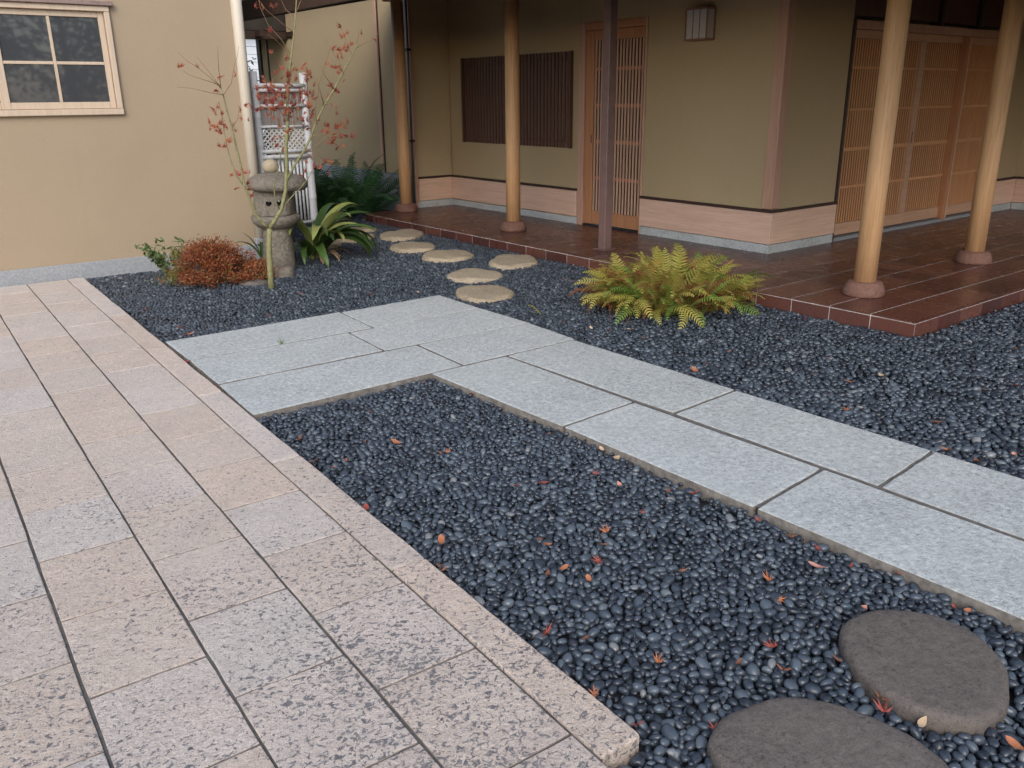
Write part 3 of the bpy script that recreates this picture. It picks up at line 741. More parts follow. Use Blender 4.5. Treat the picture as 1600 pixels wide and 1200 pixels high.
def poly_stone(name, poly, h, mat, seed):
    """stone with a traced plan outline, rounded shoulders and an uneven dressed top"""
    c = Vector((sum(p[0] for p in poly) / len(poly), sum(p[1] for p in poly) / len(poly))); r_ = random.Random(seed)
    P = [Vector(p) - c for p in poly]; n0 = len(P); per = []
    for i in range(n0):                                   # Catmull-Rom outline
        p0, p1, p2, p3 = P[i - 1], P[i], P[(i + 1) % n0], P[(i + 2) % n0]
        for k in range(6):
            t = k / 6; per.append(.5 * ((2 * p1) + (p2 - p0) * t + (2 * p0 - 5 * p1 + 4 * p2 - p3) * t * t + (-p0 + 3 * p1 - 3 * p2 + p3) * t ** 3))
    n = len(per); V = []; F = []
    prof = [(1.0, -.10), (1.01, -.03), (1.01, h * .3), (1.0, h * .68), (.965, h * .9), (.91, h), (.7, h * 1.02), (.4, h * 1.03), (.15, h * 1.03)]
    for i, (q, z) in enumerate(prof):
        for k, p in enumerate(per):
            j = 1 + r_.uniform(-.004, .004) + .006 * math.sin(k * .9)
            V.append((p.x * q * j, p.y * q * j, z + (r_.uniform(-.0015, .0015) if i > 1 else 0)))
    for i in range(len(prof) - 1):
        for k in range(n):
            k2 = (k + 1) % n; F.append((i * n + k, i * n + k2, (i + 1) * n + k2, (i + 1) * n + k))
    F.append(tuple((len(prof) - 1) * n + k for k in range(n)))
    return ob(name, me_from(name, V, F, mat, True), None, (c.x, c.y, -.032)), per, c
big1 = [(px_, py_ + .034) for px_, py_ in [(1.90, 1.00), (1.985, 1.13), (2.10, 1.185), (2.235, 1.15), (2.325, 1.045), (2.335, .93), (2.27, .815), (2.165, .745), (2.05, .71), (1.94, .745), (1.88, .87)]]
big2 = [(px_, py_ + .034) for px_, py_ in [(1.345, 1.03), (1.415, 1.105), (1.52, 1.115), (1.66, 1.075), (1.745, .97), (1.785, .83), (1.77, .70), (1.66, .60), (1.50, .56), (1.37, .63), (1.305, .80)]]
def ccw(p): 
    A = sum(p[k][0] * p[(k + 1) % len(p)][1] - p[(k + 1) % len(p)][0] * p[k][1] for k in range(len(p)))
    return p if A > 0 else p[::-1]
o, _, _ = poly_stone('stepping_stone', ccw(big1), .036, M['stone_dark'], 1); tag(o, 'large oval dark brown stepping stone beside the grey granite walkway at lower right', 'stepping stone', 'large dark stepping stones')
o, _, _ = poly_stone('stepping_stone', ccw(big2), .036, M['stone_dark'], 2); tag(o, 'large dark brown stepping stone cut off by the bottom of the view', 'stepping stone', 'large dark stepping stones')

# ---- stone lantern
LX, LYY = 2.83, 7.72
la = empty('stone_lantern', (LX, LYY, -.03), VIEW); tag(la, 'weathered grey-brown stone garden lantern behind the young maple', 'lantern')
LM = M['lantern']
ob('shaft', lathe('shaft', [(.142, 0), (.145, .05), (.138, .2), (.130, .33), (.128, .41)], LM, 24, 2.3, .012, 11), la)
ob('platform', lathe('platform', [(.12, .395), (.165, .415), (.205, .452), (.222, .485), (.218, .512), (.19, .522)], LM, 30, 2.15, .014, 12), la)
fbm = lathe('fire_box', [(.152, .518), (.166, .53), (.170, .63), (.166, .735), (.155, .748)], LM, 24, 3.4, .010, 13, False, math.pi / 4 * 0)
fb = ob('fire_box', fbm, la)
bmc = bmesh.new()
for rot in (Matrix.Rotation(math.pi / 2, 4, 'X'),):
    for dx in (-.048, .05): bmesh.ops.create_cone(bmc, cap_ends=True, segments=14, radius1=.027, radius2=.027, depth=.6, matrix=Matrix.Translation((dx, 0, .64)) @ Matrix.Rotation(.25, 4, 'Z') @ rot)
cme = bpy.data.meshes.new('cut'); bmc.to_mesh(cme); bmc.free(); cut = bpy.data.objects.new('cut', cme); COL.objects.link(cut)
cut.parent = la
md = fb.modifiers.new('b', 'BOOLEAN'); md.object = cut; md.operation = 'DIFFERENCE'; md.solver = 'EXACT'
bpy.context.view_layer.update()
try:
    nm = bpy.data.meshes.new_from_object(fb.evaluated_get(bpy.context.evaluated_depsgraph_get())); fb.modifiers.clear()
    if len(nm.polygons) > 50: fb.data = nm
except Exception as e: fb.modifiers.clear()
bpy.data.objects.remove(cut)
ob('cap', lathe('cap', [(.15, .742), (.24, .748), (.268, .775), (.270, .805), (.245, .845), (.19, .875), (.11, .893), (.06, .90)], LM, 34, 2.25, .013, 14), la, (.02, 0, 0), (0, .03, .2))
ob('jewel', lathe('jewel', [(.035, .893), (.06, .905), (.073, .935), (.072, .965), (.055, .995), (.025, 1.013)], M['ball'], 20, 2, .008, 15), la)
rk = ob('rock', stone_me('rock', .105, .085, .10, M['lantern'], 71, 24, .06), None, (2.73, 7.41, -.04), (0, 0, VIEW)); tag(rk, 'small white-speckled rock at the foot of the stone lantern, right of the maple trunk', 'rock')
rk = ob('rock', stone_me('rock', .12, .08, .045, M['stone_dark'], 72, 24, .05), None, (2.40, 7.22, -.035), (0, 0, VIEW)); tag(rk, 'low flat brown rock between the red bush and the maple trunk', 'rock')
def boulder(name, loc, s, mat, seed, label):
    bm = bmesh.new(); bmesh.ops.create_icosphere(bm, subdivisions=3, radius=1)
    r_ = random.Random(seed); a = [Vector((r_.uniform(-1, 1), r_.uniform(-1, 1), r_.uniform(-1, 1))).normalized() for _ in range(9)]
    for v in bm.verts:
        d = v.co.normalized(); k = 1
        for q in a: k -= max(0, d.dot(q) - .72) * .55
        v.co = Vector((d.x * s[0], d.y * s[1], d.z * s[2])) * k
    me = bpy.data.meshes.new(name); bm.to_mesh(me); bm.free(); me.materials.append(mat)
    me.polygons.foreach_set('use_smooth', [True] * len(me.polygons))
    return tag(ob(name, me, None, loc, (0, 0, r_.uniform(0, 3))), label, 'rock')
boulder('rock', (3.03, 8.22, .14), (.16, .15, .30), M['stone_dark'], 5, 'upright dark mossy rock between the corner of the tan building and the stone lantern')

# ================================================================ PLANTS
def leaf_star(name, mat, s=.05, seed=0, curl=.25):
    r_ = random.Random(seed); V = [(0, 0, 0)]; F = []
    angs = [-2.25, -1.5, -.75, 0, .75, 1.5, 2.25]; ln = [.42, .72, .93, 1.0, .93, .72, .42]; ring = []
    for i, (a, l) in enumerate(zip(angs, ln)):
        a += r_.uniform(-.08, .08); l *= r_.uniform(.88, 1.08)
        for da, ll in ((-.20, .52), (0, 1.0), (.20, .52)):
            rr = s * l * ll; V.append((rr * math.sin(a + da), rr * math.cos(a + da), -curl * rr * rr / s + r_.uniform(-.03, .03) * s))
        if i < 6:
            m = a + .375; rr = s * .27; V.append((rr * math.sin(m), rr * math.cos(m), .02 * s))
    n = len(V) - 1
    for k in range(1, n): F.append((0, k + 1, k))
    b = len(V); V += [(-.012 * s, 0, 0), (.012 * s, 0, 0), (.05 * s, -.75 * s, .08 * s)]; F.append((b, b + 1, b + 2))
    return me_from(name, V, F, mat)
def leaf_oval(name, mat, l=.06, wd=.022, seed=0, fold=.35, bend=.25):
    V = []; F = []; N = 6
    for i in range(N + 1):
        t = i / N; w_ = wd * .5 * math.sin(math.pi * min(1, t ** .8)) ** .75 if 0 < t < 1 else .0005
        y = (t - .5) * l; z = bend * l * (t - .5) ** 2 * 1.5
        V += [(-w_, y, z + fold * w_), (0, y, z), (w_, y, z + fold * w_)]
    for i in range(N):
        a = i * 3; F += [(a, a + 1, a + 4, a + 3), (a + 1, a + 2, a + 5, a + 4)]
    return me_from(name, V, F, mat, True)
def cloud_leaves(name, centers, mat, size, seed, asp=2.2):
    """many small leaves as one mesh: centers = list of (Vector, normal)"""
    r_ = random.Random(seed); V = []; F = []
    for c, d in centers:
        s = size * r_.uniform(.7, 1.3); u = Vector((r_.gauss(0, 1), r_.gauss(0, 1), r_.gauss(0, .6))); u = (u.normalized() + d * .7).normalized()
        v = u.cross(Vector((r_.gauss(0, 1), r_.gauss(0, 1), r_.gauss(0, 1)))).normalized() * s / asp
        b = len(V); V += [c - u * s * .5, c + v * .5, c + u * s * .5, c - v * .5]; F.append((b, b + 1, b + 2, b + 3))
    return me_from(name, V, F, mat)

# ---- young maple
MB = Vector((2.45, 6.949, 0)); LAT = Vector((.943, -.333, 0)); DEP = Vector((.333, .943, 0))
BR = {'trunk': [(0.0, -0.03), (0.007, 0.149), (0.015, 0.337), (0.034, 0.484)], 'L1': [(0.034, 0.484), (-0.017, 0.533), (-0.061, 0.603), (-0.098, 0.733), (-0.123, 0.826), (-0.137, 0.977), (-0.152, 1.111), (-0.172, 1.283), (-0.196, 1.418), (-0.208, 1.522), (-0.22, 1.579)], 'L2': [(-0.123, 0.826), (-0.178, 0.913), (-0.213, 1.039), (-0.232, 1.177), (-0.239, 1.284), (-0.245, 1.404), (-0.255, 1.485)], 'R1': [(0.034, 0.484), (0.092, 0.56), (0.146, 0.641), (0.189, 0.773), (0.217, 0.976), (0.228, 1.152), (0.259, 1.324)], 'R1b': [(0.259, 1.324), (0.267, 1.47), (0.299, 1.662), (0.327, 1.803), (0.359, 1.944), (0.386, 2.082), (0.407, 2.219), (0.427, 2.332)], 'R2': [(0.201, 0.85), (0.279, 0.985), (0.365, 1.098), (0.43, 1.212), (0.475, 1.32), (0.545, 1.442), (0.631, 1.564), (0.711, 1.694), (0.763, 1.78), (0.809, 1.862), (0.837, 1.909)], 'R3': [(0.134, 0.62), (0.102, 0.715), (0.103, 0.828), (0.146, 0.968), (0.176, 1.078), (0.198, 1.152)], 'R4': [(0.146, 0.641), (0.236, 0.73), (0.313, 0.795), (0.381, 0.869), (0.428, 0.929)], 'R5': [(0.228, 1.152), (0.275, 1.225), (0.324, 1.323), (0.359, 1.445), (0.398, 1.541), (0.428, 1.661)], 't1': [(-0.22, 1.579), (-0.287, 1.654), (-0.372, 1.728), (-0.449, 1.779), (-0.497, 1.838)], 't2': [(-0.22, 1.579), (-0.264, 1.654), (-0.316, 1.733), (-0.368, 1.802)], 't3': [(-0.22, 1.579), (-0.22, 1.71), (-0.214, 1.802), (-0.206, 1.876)], 't4': [(-0.213, 1.522), (-0.14, 1.616), (-0.109, 1.733), (-0.076, 1.812), (-0.059, 1.885)], 't5': [(-0.211, 1.532), (-0.3, 1.547), (-0.436, 1.58), (-0.524, 1.586)], 't6': [(-0.227, 1.603), (-0.336, 1.64), (-0.434, 1.673), (-0.485, 1.71)], 't7': [(-0.172, 1.283), (-0.121, 1.354), (-0.101, 1.45)], 'u1': [(0.392, 2.105), (0.325, 2.163), (0.295, 2.253)], 'u2': [(0.368, 1.99), (0.277, 2.058), (0.166, 2.147), (0.105, 2.236)], 'u3': [(0.329, 1.827), (0.267, 1.943), (0.18, 2.043), (0.131, 2.169), (0.118, 2.281)], 'u4': [(0.394, 2.128), (0.435, 2.211), (0.471, 2.288)], 'u5': [(0.332, 1.756), (0.297, 1.85), (0.218, 1.933), (0.163, 1.965)], 'v1': [(0.809, 1.862), (0.882, 1.9), (0.961, 1.939), (1.004, 1.977)], 'v2': [(0.785, 1.814), (0.761, 1.899), (0.736, 1.97), (0.721, 2.04)], 'v3': [(0.826, 1.89), (0.847, 1.971), (0.852, 2.051)], 'v4': [(0.711, 1.694), (0.672, 1.78), (0.629, 1.875), (0.599, 1.936)], 'v5': [(0.631, 1.564), (0.562, 1.661), (0.533, 1.733)], 'v6': [(0.475, 1.32), (0.468, 1.419), (0.503, 1.54), (0.497, 1.661)], 'v7': [(0.545, 1.442), (0.507, 1.589), (0.6, 1.828), (0.614, 1.875)], 'w1': [(0.365, 1.098), (0.471, 1.146), (0.581, 1.244), (0.66, 1.267)], 'w2': [(0.43, 1.212), (0.528, 1.22), (0.6, 1.158), (0.644, 1.193)], 'w3': [(0.381, 1.113), (0.465, 1.071), (0.511, 1.008)], 'w4': [(0.244, 1.324), (0.196, 1.447), (0.183, 1.567), (0.17, 1.686)], 'w5': [(0.266, 1.397), (0.223, 1.47), (0.154, 1.519), (0.087, 1.481)], 'w6': [(0.267, 1.47), (0.338, 1.542), (0.405, 1.565)]}
LFC = [(0.183, 1.567, 14), (0.125, 1.471, 16), (0.215, 1.383, 16), (0.319, 1.718, 12), (0.299, 1.662, 8), (0.137, 1.399, 8), (0.38, 1.565, 10), (0.396, 1.469, 8), (0.36, 1.332, 8), (0.317, 1.421, 8), (0.606, 1.243, 10), (0.655, 1.207, 6), (0.5, 1.196, 6), (0.527, 1.018, 5), (0.462, 0.908, 4), (0.602, 1.515, 5), (0.737, 1.636, 4), (0.713, 1.861, 4), (0.748, 1.994, 3), (0.998, 1.963, 2), (0.813, 1.843, 5), (0.774, 1.795, 4), (-0.239, 1.332, 7), (-0.275, 1.26, 5), (-0.243, 1.211, 5), (-0.283, 1.405, 3), (-0.123, 1.33, 3), (-0.096, 0.845, 5), (-0.138, 0.912, 3), (0.175, 1.118, 3), (-0.489, 1.792, 1), (-0.439, 1.751, 1), (-0.37, 1.742, 1), (-0.322, 1.678, 1), (-0.184, 1.654, 2), (0.238, 2.148, 3), (0.246, 2.08, 2), (-0.01, 1.108, 0), (0.634, 1.612, 5), (0.657, 1.505, 4), (0.601, 1.709, 3), (0.567, 1.718, 3), (0.35, 1.224, 3), (0.413, 1.371, 3), (0.413, 0.945, 2), (0.052, 1.472, 5), (0.095, 1.567, 4), (0.301, 1.518, 5), (0.23, 1.275, 4)]
tree = empty('maple_tree', (MB.x, MB.y, -.03)); tag(tree, 'slender young maple with green bark and sparse red leaves in front of the stone lantern', 'tree')
dep = {'trunk': (0, 0), 'L1': (0, -.12), 'L2': (-.03, .10), 'R1': (0, .0), 'R1b': (0, .12), 'R2': (0, -.18), 'R3': (0, -.15), 'R4': (0, .1), 'R5': (0, .2)}
rad = {'trunk': (.027, .020), 'L1': (.013, .0045), 'L2': (.006, .003), 'R1': (.0155, .0135), 'R1b': (.011, .003), 'R2': (.011, .0045), 'R3': (.005, .003), 'R4': (.005, .0025), 'R5': (.005, .002)}
par = {'t': ('L1', .0028), 'u': ('R1b', .0025), 'v': ('R2', .0025), 'w': ('R2', .003)}
rr_ = random.Random(9)
def mpt(l, z, d): return LAT * l + DEP * d + Vector((0, 0, z + .03))
ends = {}
for k, pts in BR.items():
    n = len(pts)
    if k in dep: d0, d1 = dep[k]
    elif k == 't7': d0, d1 = -.06, -.1
    elif k[0] == 't': d0, d1 = -.12, -.12 + rr_.uniform(-.15, .15)
    elif k[0] == 'u': d0, d1 = .09, .09 + rr_.uniform(-.2, .2)
    elif k in ('w4', 'w5', 'w6'): d0, d1 = .02, rr_.uniform(-.15, .15)
    else: d0, d1 = -.14, -.14 + rr_.uniform(-.2, .2)
    r0, r1 = rad.get(k, (.0030, .0011)); P = []; R = []
    for i, (l, z) in enumerate(pts):
        t = i / (n - 1); P.append(mpt(l, z, d0 + (d1 - d0) * t)); R.append(r0 + (r1 - r0) * t)
    if k == 'trunk': P[0].z -= .08; R[0] = .031
    V, F = [], []; tube(V, F, P, R, 12 if r0 > .01 else 6); ends[k] = (P, d1)
    ob('trunk' if k == 'trunk' else ('branch' if k in rad else 'twig'), me_from('branch', V, F, M['bark'] if k in rad else M['twig'], True), tree)
mls = [leaf_star('leaf', M['maple'], .031 + .0032 * i, i, .5 + .15 * i) for i in range(5)] + [leaf_star('leaf', M['maplep'], .036, 9, .5)]
allp = [p for k, (P, d) in ends.items() if k != 'trunk' for p in P]
for (l, z, cnt) in LFC:
    pink = abs(l + .096) < .01 or abs(l + .138) < .01 or abs(l - .175) < .004
    sp_ = .030 + .013 * min(cnt, 8) / 2
    for k in range(int(cnt * 1.2) + (1 if pink else 0)):
        d = rr_.uniform(-.16, .16); p = mpt(l + rr_.gauss(0, sp_), z + rr_.gauss(0, sp_ * .8), d)
        near = min(allp, key=lambda q: (q - p).length)
        if (near - p).length > .12: p = near + (p - near).normalized() * rr_.uniform(.03, .12)
        me = mls[5] if (pink and k % 2) else mls[rr_.randrange(5)]
        ob('leaf', me, tree, p, (rr_.uniform(1.0, 2.3), rr_.uniform(-.6, .6), rr_.uniform(0, 6.28)))

# ---- fern clump
def frond_me(name, mat, L, npair, lw, seed, droop=.9, rise=1.1):
    r_ = random.Random(seed); V = []; F = []; pts = []
    N = 12
    p = Vector((0, 0, 0)); a = rise
    for i in range(N + 1):
        pts.append(p.copy()); p = p + Vector((math.cos(a), 0, math.sin(a))) * (L / N); a -= droop * (1.6 * i / N) / N * 1.9
    tube(V, F, pts, [.0022 * (1 - .7 * i / N) for i in range(N + 1)], 3, False)
    for k in range(npair):
        t = .16 + .83 * k / (npair - 1); i = min(N - 1, int(t * N)); f = t * N - i; c = pts[i].lerp(pts[i + 1], f); tg = (pts[i + 1] - pts[i]).normalized()
        ll = lw * (math.sin(math.pi * (.18 + .80 * (t ** .9))) ** .8 + .06) * r_.uniform(.85, 1.1)
        for s in (-1, 1):
            d = (Vector((0, s, 0)) * .86 + tg * .42 + Vector((0, 0, r_.uniform(-.18, .06)))).normalized(); wdt = tg * (L / npair * .29)
            up = tg.cross(d) * s * -1
            b = len(V); q1 = c + d * ll * .55; q2 = c + d * ll + Vector((0, 0, -.12 * ll)) + tg * ll * .10
            V += [c - wdt * .8, c + wdt * .8, q1 + wdt * .75, q1 - wdt * .75, q2]
            F += [(b, b + 1, b + 2, b + 3), (b + 3, b + 2, b + 4)]
    return me_from(name, V, F, mat)
FC = Vector((4.60, 4.44, 0))
fern = empty('fern', (FC.x, FC.y, -.02)); tag(fern, 'large yellowing fern clump with brown dead fronds beside the terrace', 'fern')
fm = {}
for c in ('fern_y', 'fern_g', 'fern_o', 'fern_b'):
    fm[c] = [frond_me('frond', M[c], .38 + .04 * i, 19 + i, .055 + .005 * i, i, .7 + .3 * i, 1.42 - .10 * i) for i in range(4)]
r_ = random.Random(21)
vx = Vector((.82, -.57, 0)); vy = Vector((.57, .82, 0))     # across and along the view
for k in range(680):
    u = r_.uniform(-1, 1); v = r_.uniform(-1, 1)
    if u * u + v * v > 1: continue
    base = vx * (u * .46) + vy * (v * .36)
    outw = math.atan2(base.y, base.x) + r_.gauss(0, 1.0)
    rim = math.hypot(u, v)
    q = r_.random()
    c = 'fern_g' if (v < -.6 and q < .42) or (u > .7 and q < .3) or q < .05 else ('fern_y' if q < .66 else ('fern_o' if q < .78 else 'fern_b'))
    if k % 5 == 0: c = 'fern_b'
    s = (.82 + .36 * r_.random()) * (1.18 - .30 * rim)
    if c == 'fern_b': s *= .8
    lean = .22 * rim + r_.uniform(-.45, .45)
    ob('frond', fm[c][r_.randrange(4)], fern, base, (r_.uniform(-.6, .6), lean, outw), (s, s, s))
st_ = []
V, F = [], []
for k in range(300):
    u, v = r_.gauss(0, .42), r_.gauss(0, .4); b0 = vx * (u * .5) + vy * (v * .34); d = Vector((r_.gauss(0, .12), r_.gauss(0, .12), r_.uniform(.12, .3)))
    tube(V, F, [b0, b0 + d * .6, b0 + d + Vector((r_.gauss(0, .05), r_.gauss(0, .05), -.03))], [.002, .0018, .001], 3, False)
s_ = ob('dead_stems', me_from('dead_stems', V, F, M['fern_b']), fern); s_['kind'] = 'stuff'
sf = ob('fern_sprout', frond_me('fern_sprout', M['fern_y'], .13, 6, .04, 3, .8, .9), None, (3.73, 4.88, -.03), (0, 0, 2.4)); tag(sf, 'tiny yellow fern sprout alone in the pebbles left of the big fern clump', 'fern')

# ---- red bush
def bush(name, c, rx, ry, h, n, mats, size, seed, label, cat='bush'):
    r_ = random.Random(seed); t = empty(name, (c[0], c[1], -.03)); tag(t, label, cat)
    tips = []; V, F = [], []
    for k in range(90):
        a = r_.uniform(0, 6.28); e = r_.uniform(.1, 1.5); d = Vector((math.cos(a) * math.cos(e) * rx, math.sin(a) * math.cos(e) * ry, math.sin(e) * h))
        lump = .72 + .34 * r_.random(); p0 = Vector((d.x * .15, d.y * .15, 0)); p2 = d * lump + Vector((0, 0, .02)); p1 = p0.lerp(p2, .5) + Vector((r_.gauss(0, .03), r_.gauss(0, .03), .02))
        tube(V, F, [p0, p1, p2], [.004, .003, .0015], 4, False); tips.append((p1, p2))
    ob('stems', me_from('stems', V, F, M['twig']), t)['kind'] = 'stuff'
    cs = [[] for _ in mats]
    for k in range(n):
        p1, p2 = tips[r_.randrange(len(tips))]; f = r_.random() ** .55; p = p1.lerp(p2, f) + Vector((r_.gauss(0, .032), r_.gauss(0, .032), r_.gauss(0, .024)))
        if p.z < .0: p.z = abs(p.z)
        m_ = 0 if r_.random() < mats[0][1](p) else 1
        cs[m_].append((p, p.normalized()))
    for (mn, _), cc in zip(mats, cs):
        if cc: ob('foliage', cloud_leaves('foliage', cc, M[mn], size, seed), t)['kind'] = 'stuff'
    return t
bush('red_bush', (2.15, 7.50), .46, .32, .36, 13000, [('bush_red', lambda p: .93 if (p.x * .82 - p.y * .57) > -.22 else .25), ('bush_grn', lambda p: 1)], .024, 31, 'low round bush of small orange-red leaves against the tan building')
t = bush('red_bush', (2.50, 7.38), .18, .13, .16, 1300, [('bush_red', lambda p: .9), ('bush_grn', lambda p: 1)], .024, 32, 'small spreading orange-red shrublet between the round red bush and the maple trunk')
sg = empty('leafy_shrub', (1.90, 7.92, -.03)); tag(sg, 'spindly green-leaved shrub at the left edge of the red bush', 'shrub')
V, F = [], []; cc = []; r_ = random.Random(5)
for k in range(15):
    a = r_.uniform(0, 6.28); e = Vector((math.cos(a) * .17 - .05, math.sin(a) * .1, r_.uniform(.18, .36))); tube(V, F, [Vector((0, 0, 0)), e * .55 + Vector((.02, 0, 0)), e], [.003, .0025, .001], 4, False)
    for j in range(13): cc.append((e * r_.uniform(.5, 1.05) + Vector((r_.gauss(0, .02), r_.gauss(0, .02), r_.gauss(0, .02))), Vector((0, 0, -.3))))
ob('stems', me_from('stems', V, F, M['twig']), sg); lf = leaf_oval('leaf', M['sprig'], .06, .022, 2)
for p, d in cc: ob('leaf', lf, sg, p, (r_.uniform(-1, 1), r_.uniform(-1, 1), r_.uniform(0, 6.28)))

# ---- strap-leaved plant beside the lantern
def strap_me(name, mat, L, wd, rise, droop, seed):
    V = []; F = []; N = 12; a = rise; p = Vector((0, 0, 0)); r_ = random.Random(seed)
    for i in range(N + 1):
        t = i / N; w_ = wd * .5 * (.25 + .75 * math.sin(math.pi * min(1, .12 + .88 * t) ** 1.15)) if i < N else .001
        side = Vector((0, 1, 0)); up = Vector((-math.sin(a), 0, math.cos(a)))
        V += [p - side * w_ + up * w_ * .45, p, p + side * w_ + up * w_ * .45]
        p = p + Vector((math.cos(a), 0, math.sin(a))) * L / N; a -= droop / N * (.5 + 1.2 * t)
    for i in range(N):
        b = i * 3; F += [(b, b + 3, b + 4, b + 1), (b + 1, b + 4, b + 5, b + 2)]
    return me_from(name, V, F, mat, True)
spn = empty('strap_leaved_plant', (3.32, 8.05, -.02)); tag(spn, 'clump of broad arching green and yellow-striped strap leaves beside the stone lantern', 'plant')
r_ = random.Random(77)
spec = []
for k in range(38):
    a = VIEW + r_.uniform(-1.5, 1.5) * 1.15; spec.append((a, r_.uniform(.55, .88), r_.uniform(.070, .105), r_.uniform(.9, 1.45), r_.uniform(1.4, 2.6), 'strap' if r_.random() < .74 else 'strapy'))
for k in range(8):
    spec.append((VIEW + r_.uniform(-1.8, .8), r_.uniform(.28, .42), r_.uniform(.02, .035), r_.uniform(.5, .9), r_.uniform(1.6, 2.4), 'strapd'))
for i, (a, L, wd, ri, dr, mt) in enumerate(spec):
    ob('leaf', strap_me('leaf', M[mt], L, wd, ri, dr, i), spn, (r_.uniform(-.06, .06), r_.uniform(-.06, .06), 0), (r_.uniform(-.3, .3), 0, a))
s2 = empty('strap_leaved_plant', (2.80, 8.10, -.02)); tag(s2, 'small strap-leaved plant behind the stone lantern, one green leaf poking out to its left', 'plant')
for i, (a, L, wd, ri, dr) in enumerate([(math.pi + .3, .42, .045, 1.25, 1.5), (math.pi - .4, .36, .04, 1.4, .8), (1.2, .34, .04, 1.2, 1.6), (-.6, .3, .04, 1.3, 1.2)]):
    ob('leaf', strap_me('leaf', M['strap'], L, wd, ri, dr, i), s2, (0, 0, 0), (0, 0, a))

# ---- dark green ferns behind
dk = [frond_me('frond', M['dkfern'], .72 + .08 * i, 26, .10, 50 + i, .8 + .3 * i, 1.35 - .1 * i) for i in range(3)]
for (bx, by, s, n, lab) in [(.10, 7.85, 1.15, 95, 'dense dark green fern clump behind the leftmost log column'), (-.25, 8.6, 1.1, 75, 'dark green fern clump left of the leftmost log column, against the plastered wing'), (-.55, 9.5, 1.05, 60, 'dark green fern clump farthest left, beside the bamboo fence')]:
    p = Bw(bx, by, -.03); t = empty('dark_fern', p); tag(t, lab, 'fern', 'dark green ferns by the wing'); r_ = random.Random(int(by * 100))
    for k in range(n):
        a = r_.uniform(0, 6.28); q = r_.random() ** .5; b = Vector((math.cos(a) * q * .36, math.sin(a) * q * .30, 0)); ss = s * r_.uniform(.7, 1.15)
        ob('frond', dk[r_.randrange(3)], t, b, (r_.uniform(-.5, .5), q * .40 + r_.uniform(-.35, .25), a + r_.gauss(0, .5)), (ss, ss, ss))

# ---- greenery seen through the gap, and the tall trees across the yard that the window mirrors
def leafy_tree(name, loc, rx, ry, z0, z1, n, mat, size, seed, label, cat='tree', trunk=True):
    r_ = random.Random(seed); t = empty(name, loc); tag(t, label, cat)
    V, F = [], []; tube(V, F, [(0, 0, -.1), (.05, .02, z0 + .3 * (z1 - z0)), (0, .05, z1 * .9)], [.035 * z1, .025 * z1, .006 * z1], 8); cc = []
    for k in range(46):
        a = r_.uniform(0, 6.28); zz = r_.uniform(z0, z1); f = (1 - ((zz - (z0 + z1) / 2) / ((z1 - z0) / 2)) ** 2) ** .5 * r_.uniform(.35, 1) + .05
        e = Vector((math.cos(a) * rx * f, math.sin(a) * ry * f, zz)); s0 = Vector((0, 0, max(.2, zz - .4 * (z1 - z0) * r_.random())))
        tube(V, F, [s0, s0.lerp(e, .5) + Vector((0, 0, .05)), e], [.008 * z1, .005 * z1, .002 * z1], 5, False)
        for j in range(n // 46): cc.append((e + Vector((r_.gauss(0, rx * .16), r_.gauss(0, ry * .16), r_.gauss(0, (z1 - z0) * .06))), Vector((0, 0, .1))))
    ob('trunk', me_from('trunk', V, F, M['twig'], True), t); ob('crown', cloud_leaves('crown', cc, M[mat], size, seed), t)['kind'] = 'stuff'
    return t
leafy_tree('garden_shrub', (5.25, 15.6, 0), .9, .7, .2, 2.05, 1800, 'sprig', .09, 3, 'green garden shrub in the gap left of the bamboo fence', 'shrub')
for i, (x, y, rx, h) in enumerate([(1.2, -10.5, 2.2, 5.6), (4.4, -9.6, 2.3, 5.0), (8.2, -10.8, 2.6, 6.2), (12.5, -11.5, 3.0, 7.0)]):
    leafy_tree('evergreen_tree', (x, y, 0), rx, 1.8, .5, h, 7000, 'evergreen', .17, 60 + i, ['tall evergreen tree across the yard, nearest the tan path side of the row of four', 'tall evergreen tree across the yard, second from the tan path side in the row', 'tall evergreen tree across the yard, third from the tan path side in the row', 'tall evergreen tree across the yard, at the main house end of the row'][i])

V, F = [], []; r_ = random.Random(8)
for k in range(12):
    a = r_.uniform(0, 6.28); l = r_.uniform(.02, .05); d = Vector((math.cos(a) * l * .7, math.sin(a) * l * .7, l)); tube(V, F, [Vector((0, 0, 0)), d * .6, d + Vector((d.x * .3, d.y * .3, -.004))], [.0016, .0014, .0004], 3, False)
tag(ob('weed', me_from('weed', V, F, M['sprig']), None, (1.86, 5.187, -.006)), 'tiny weed sprouting from a joint in the far arm of the grey granite walkway', 'weed')

# ================================================================ PEBBLES
prot = bpy.data.collections.new('pebble_shapes')
NP = 12
for i in range(NP):
    bm = bmesh.new(); bmesh.ops.create_icosphere(bm, subdivisions=2 if i % 2 else 3, radius=1); r_ = random.Random(900 + i)
    a = [Vector((r_.gauss(0, 1), r_.gauss(0, 1), r_.gauss(0, .5))).normalized() for _ in range(7)]
    sx, sy, sz = r_.uniform(1.05, 1.35), r_.uniform(.78, .98), r_.uniform(.50, .74)
    for v in bm.verts:
        d = v.co.normalized(); k = 1
        for q in a: k -= max(0, d.dot(q) - .55) * r_.uniform(.20, .34)
        v.co = Vector((d.x * sx, d.y * sy, d.z * sz)) * k
    me = bpy.data.meshes.new('pebble'); bm.to_mesh(me); bm.free(); me.materials.append(M['pebble']); me.polygons.foreach_set('use_smooth', [True] * len(me.polygons))
    prot.objects.link(bpy.data.objects.new('pebble_%02d' % i, me))
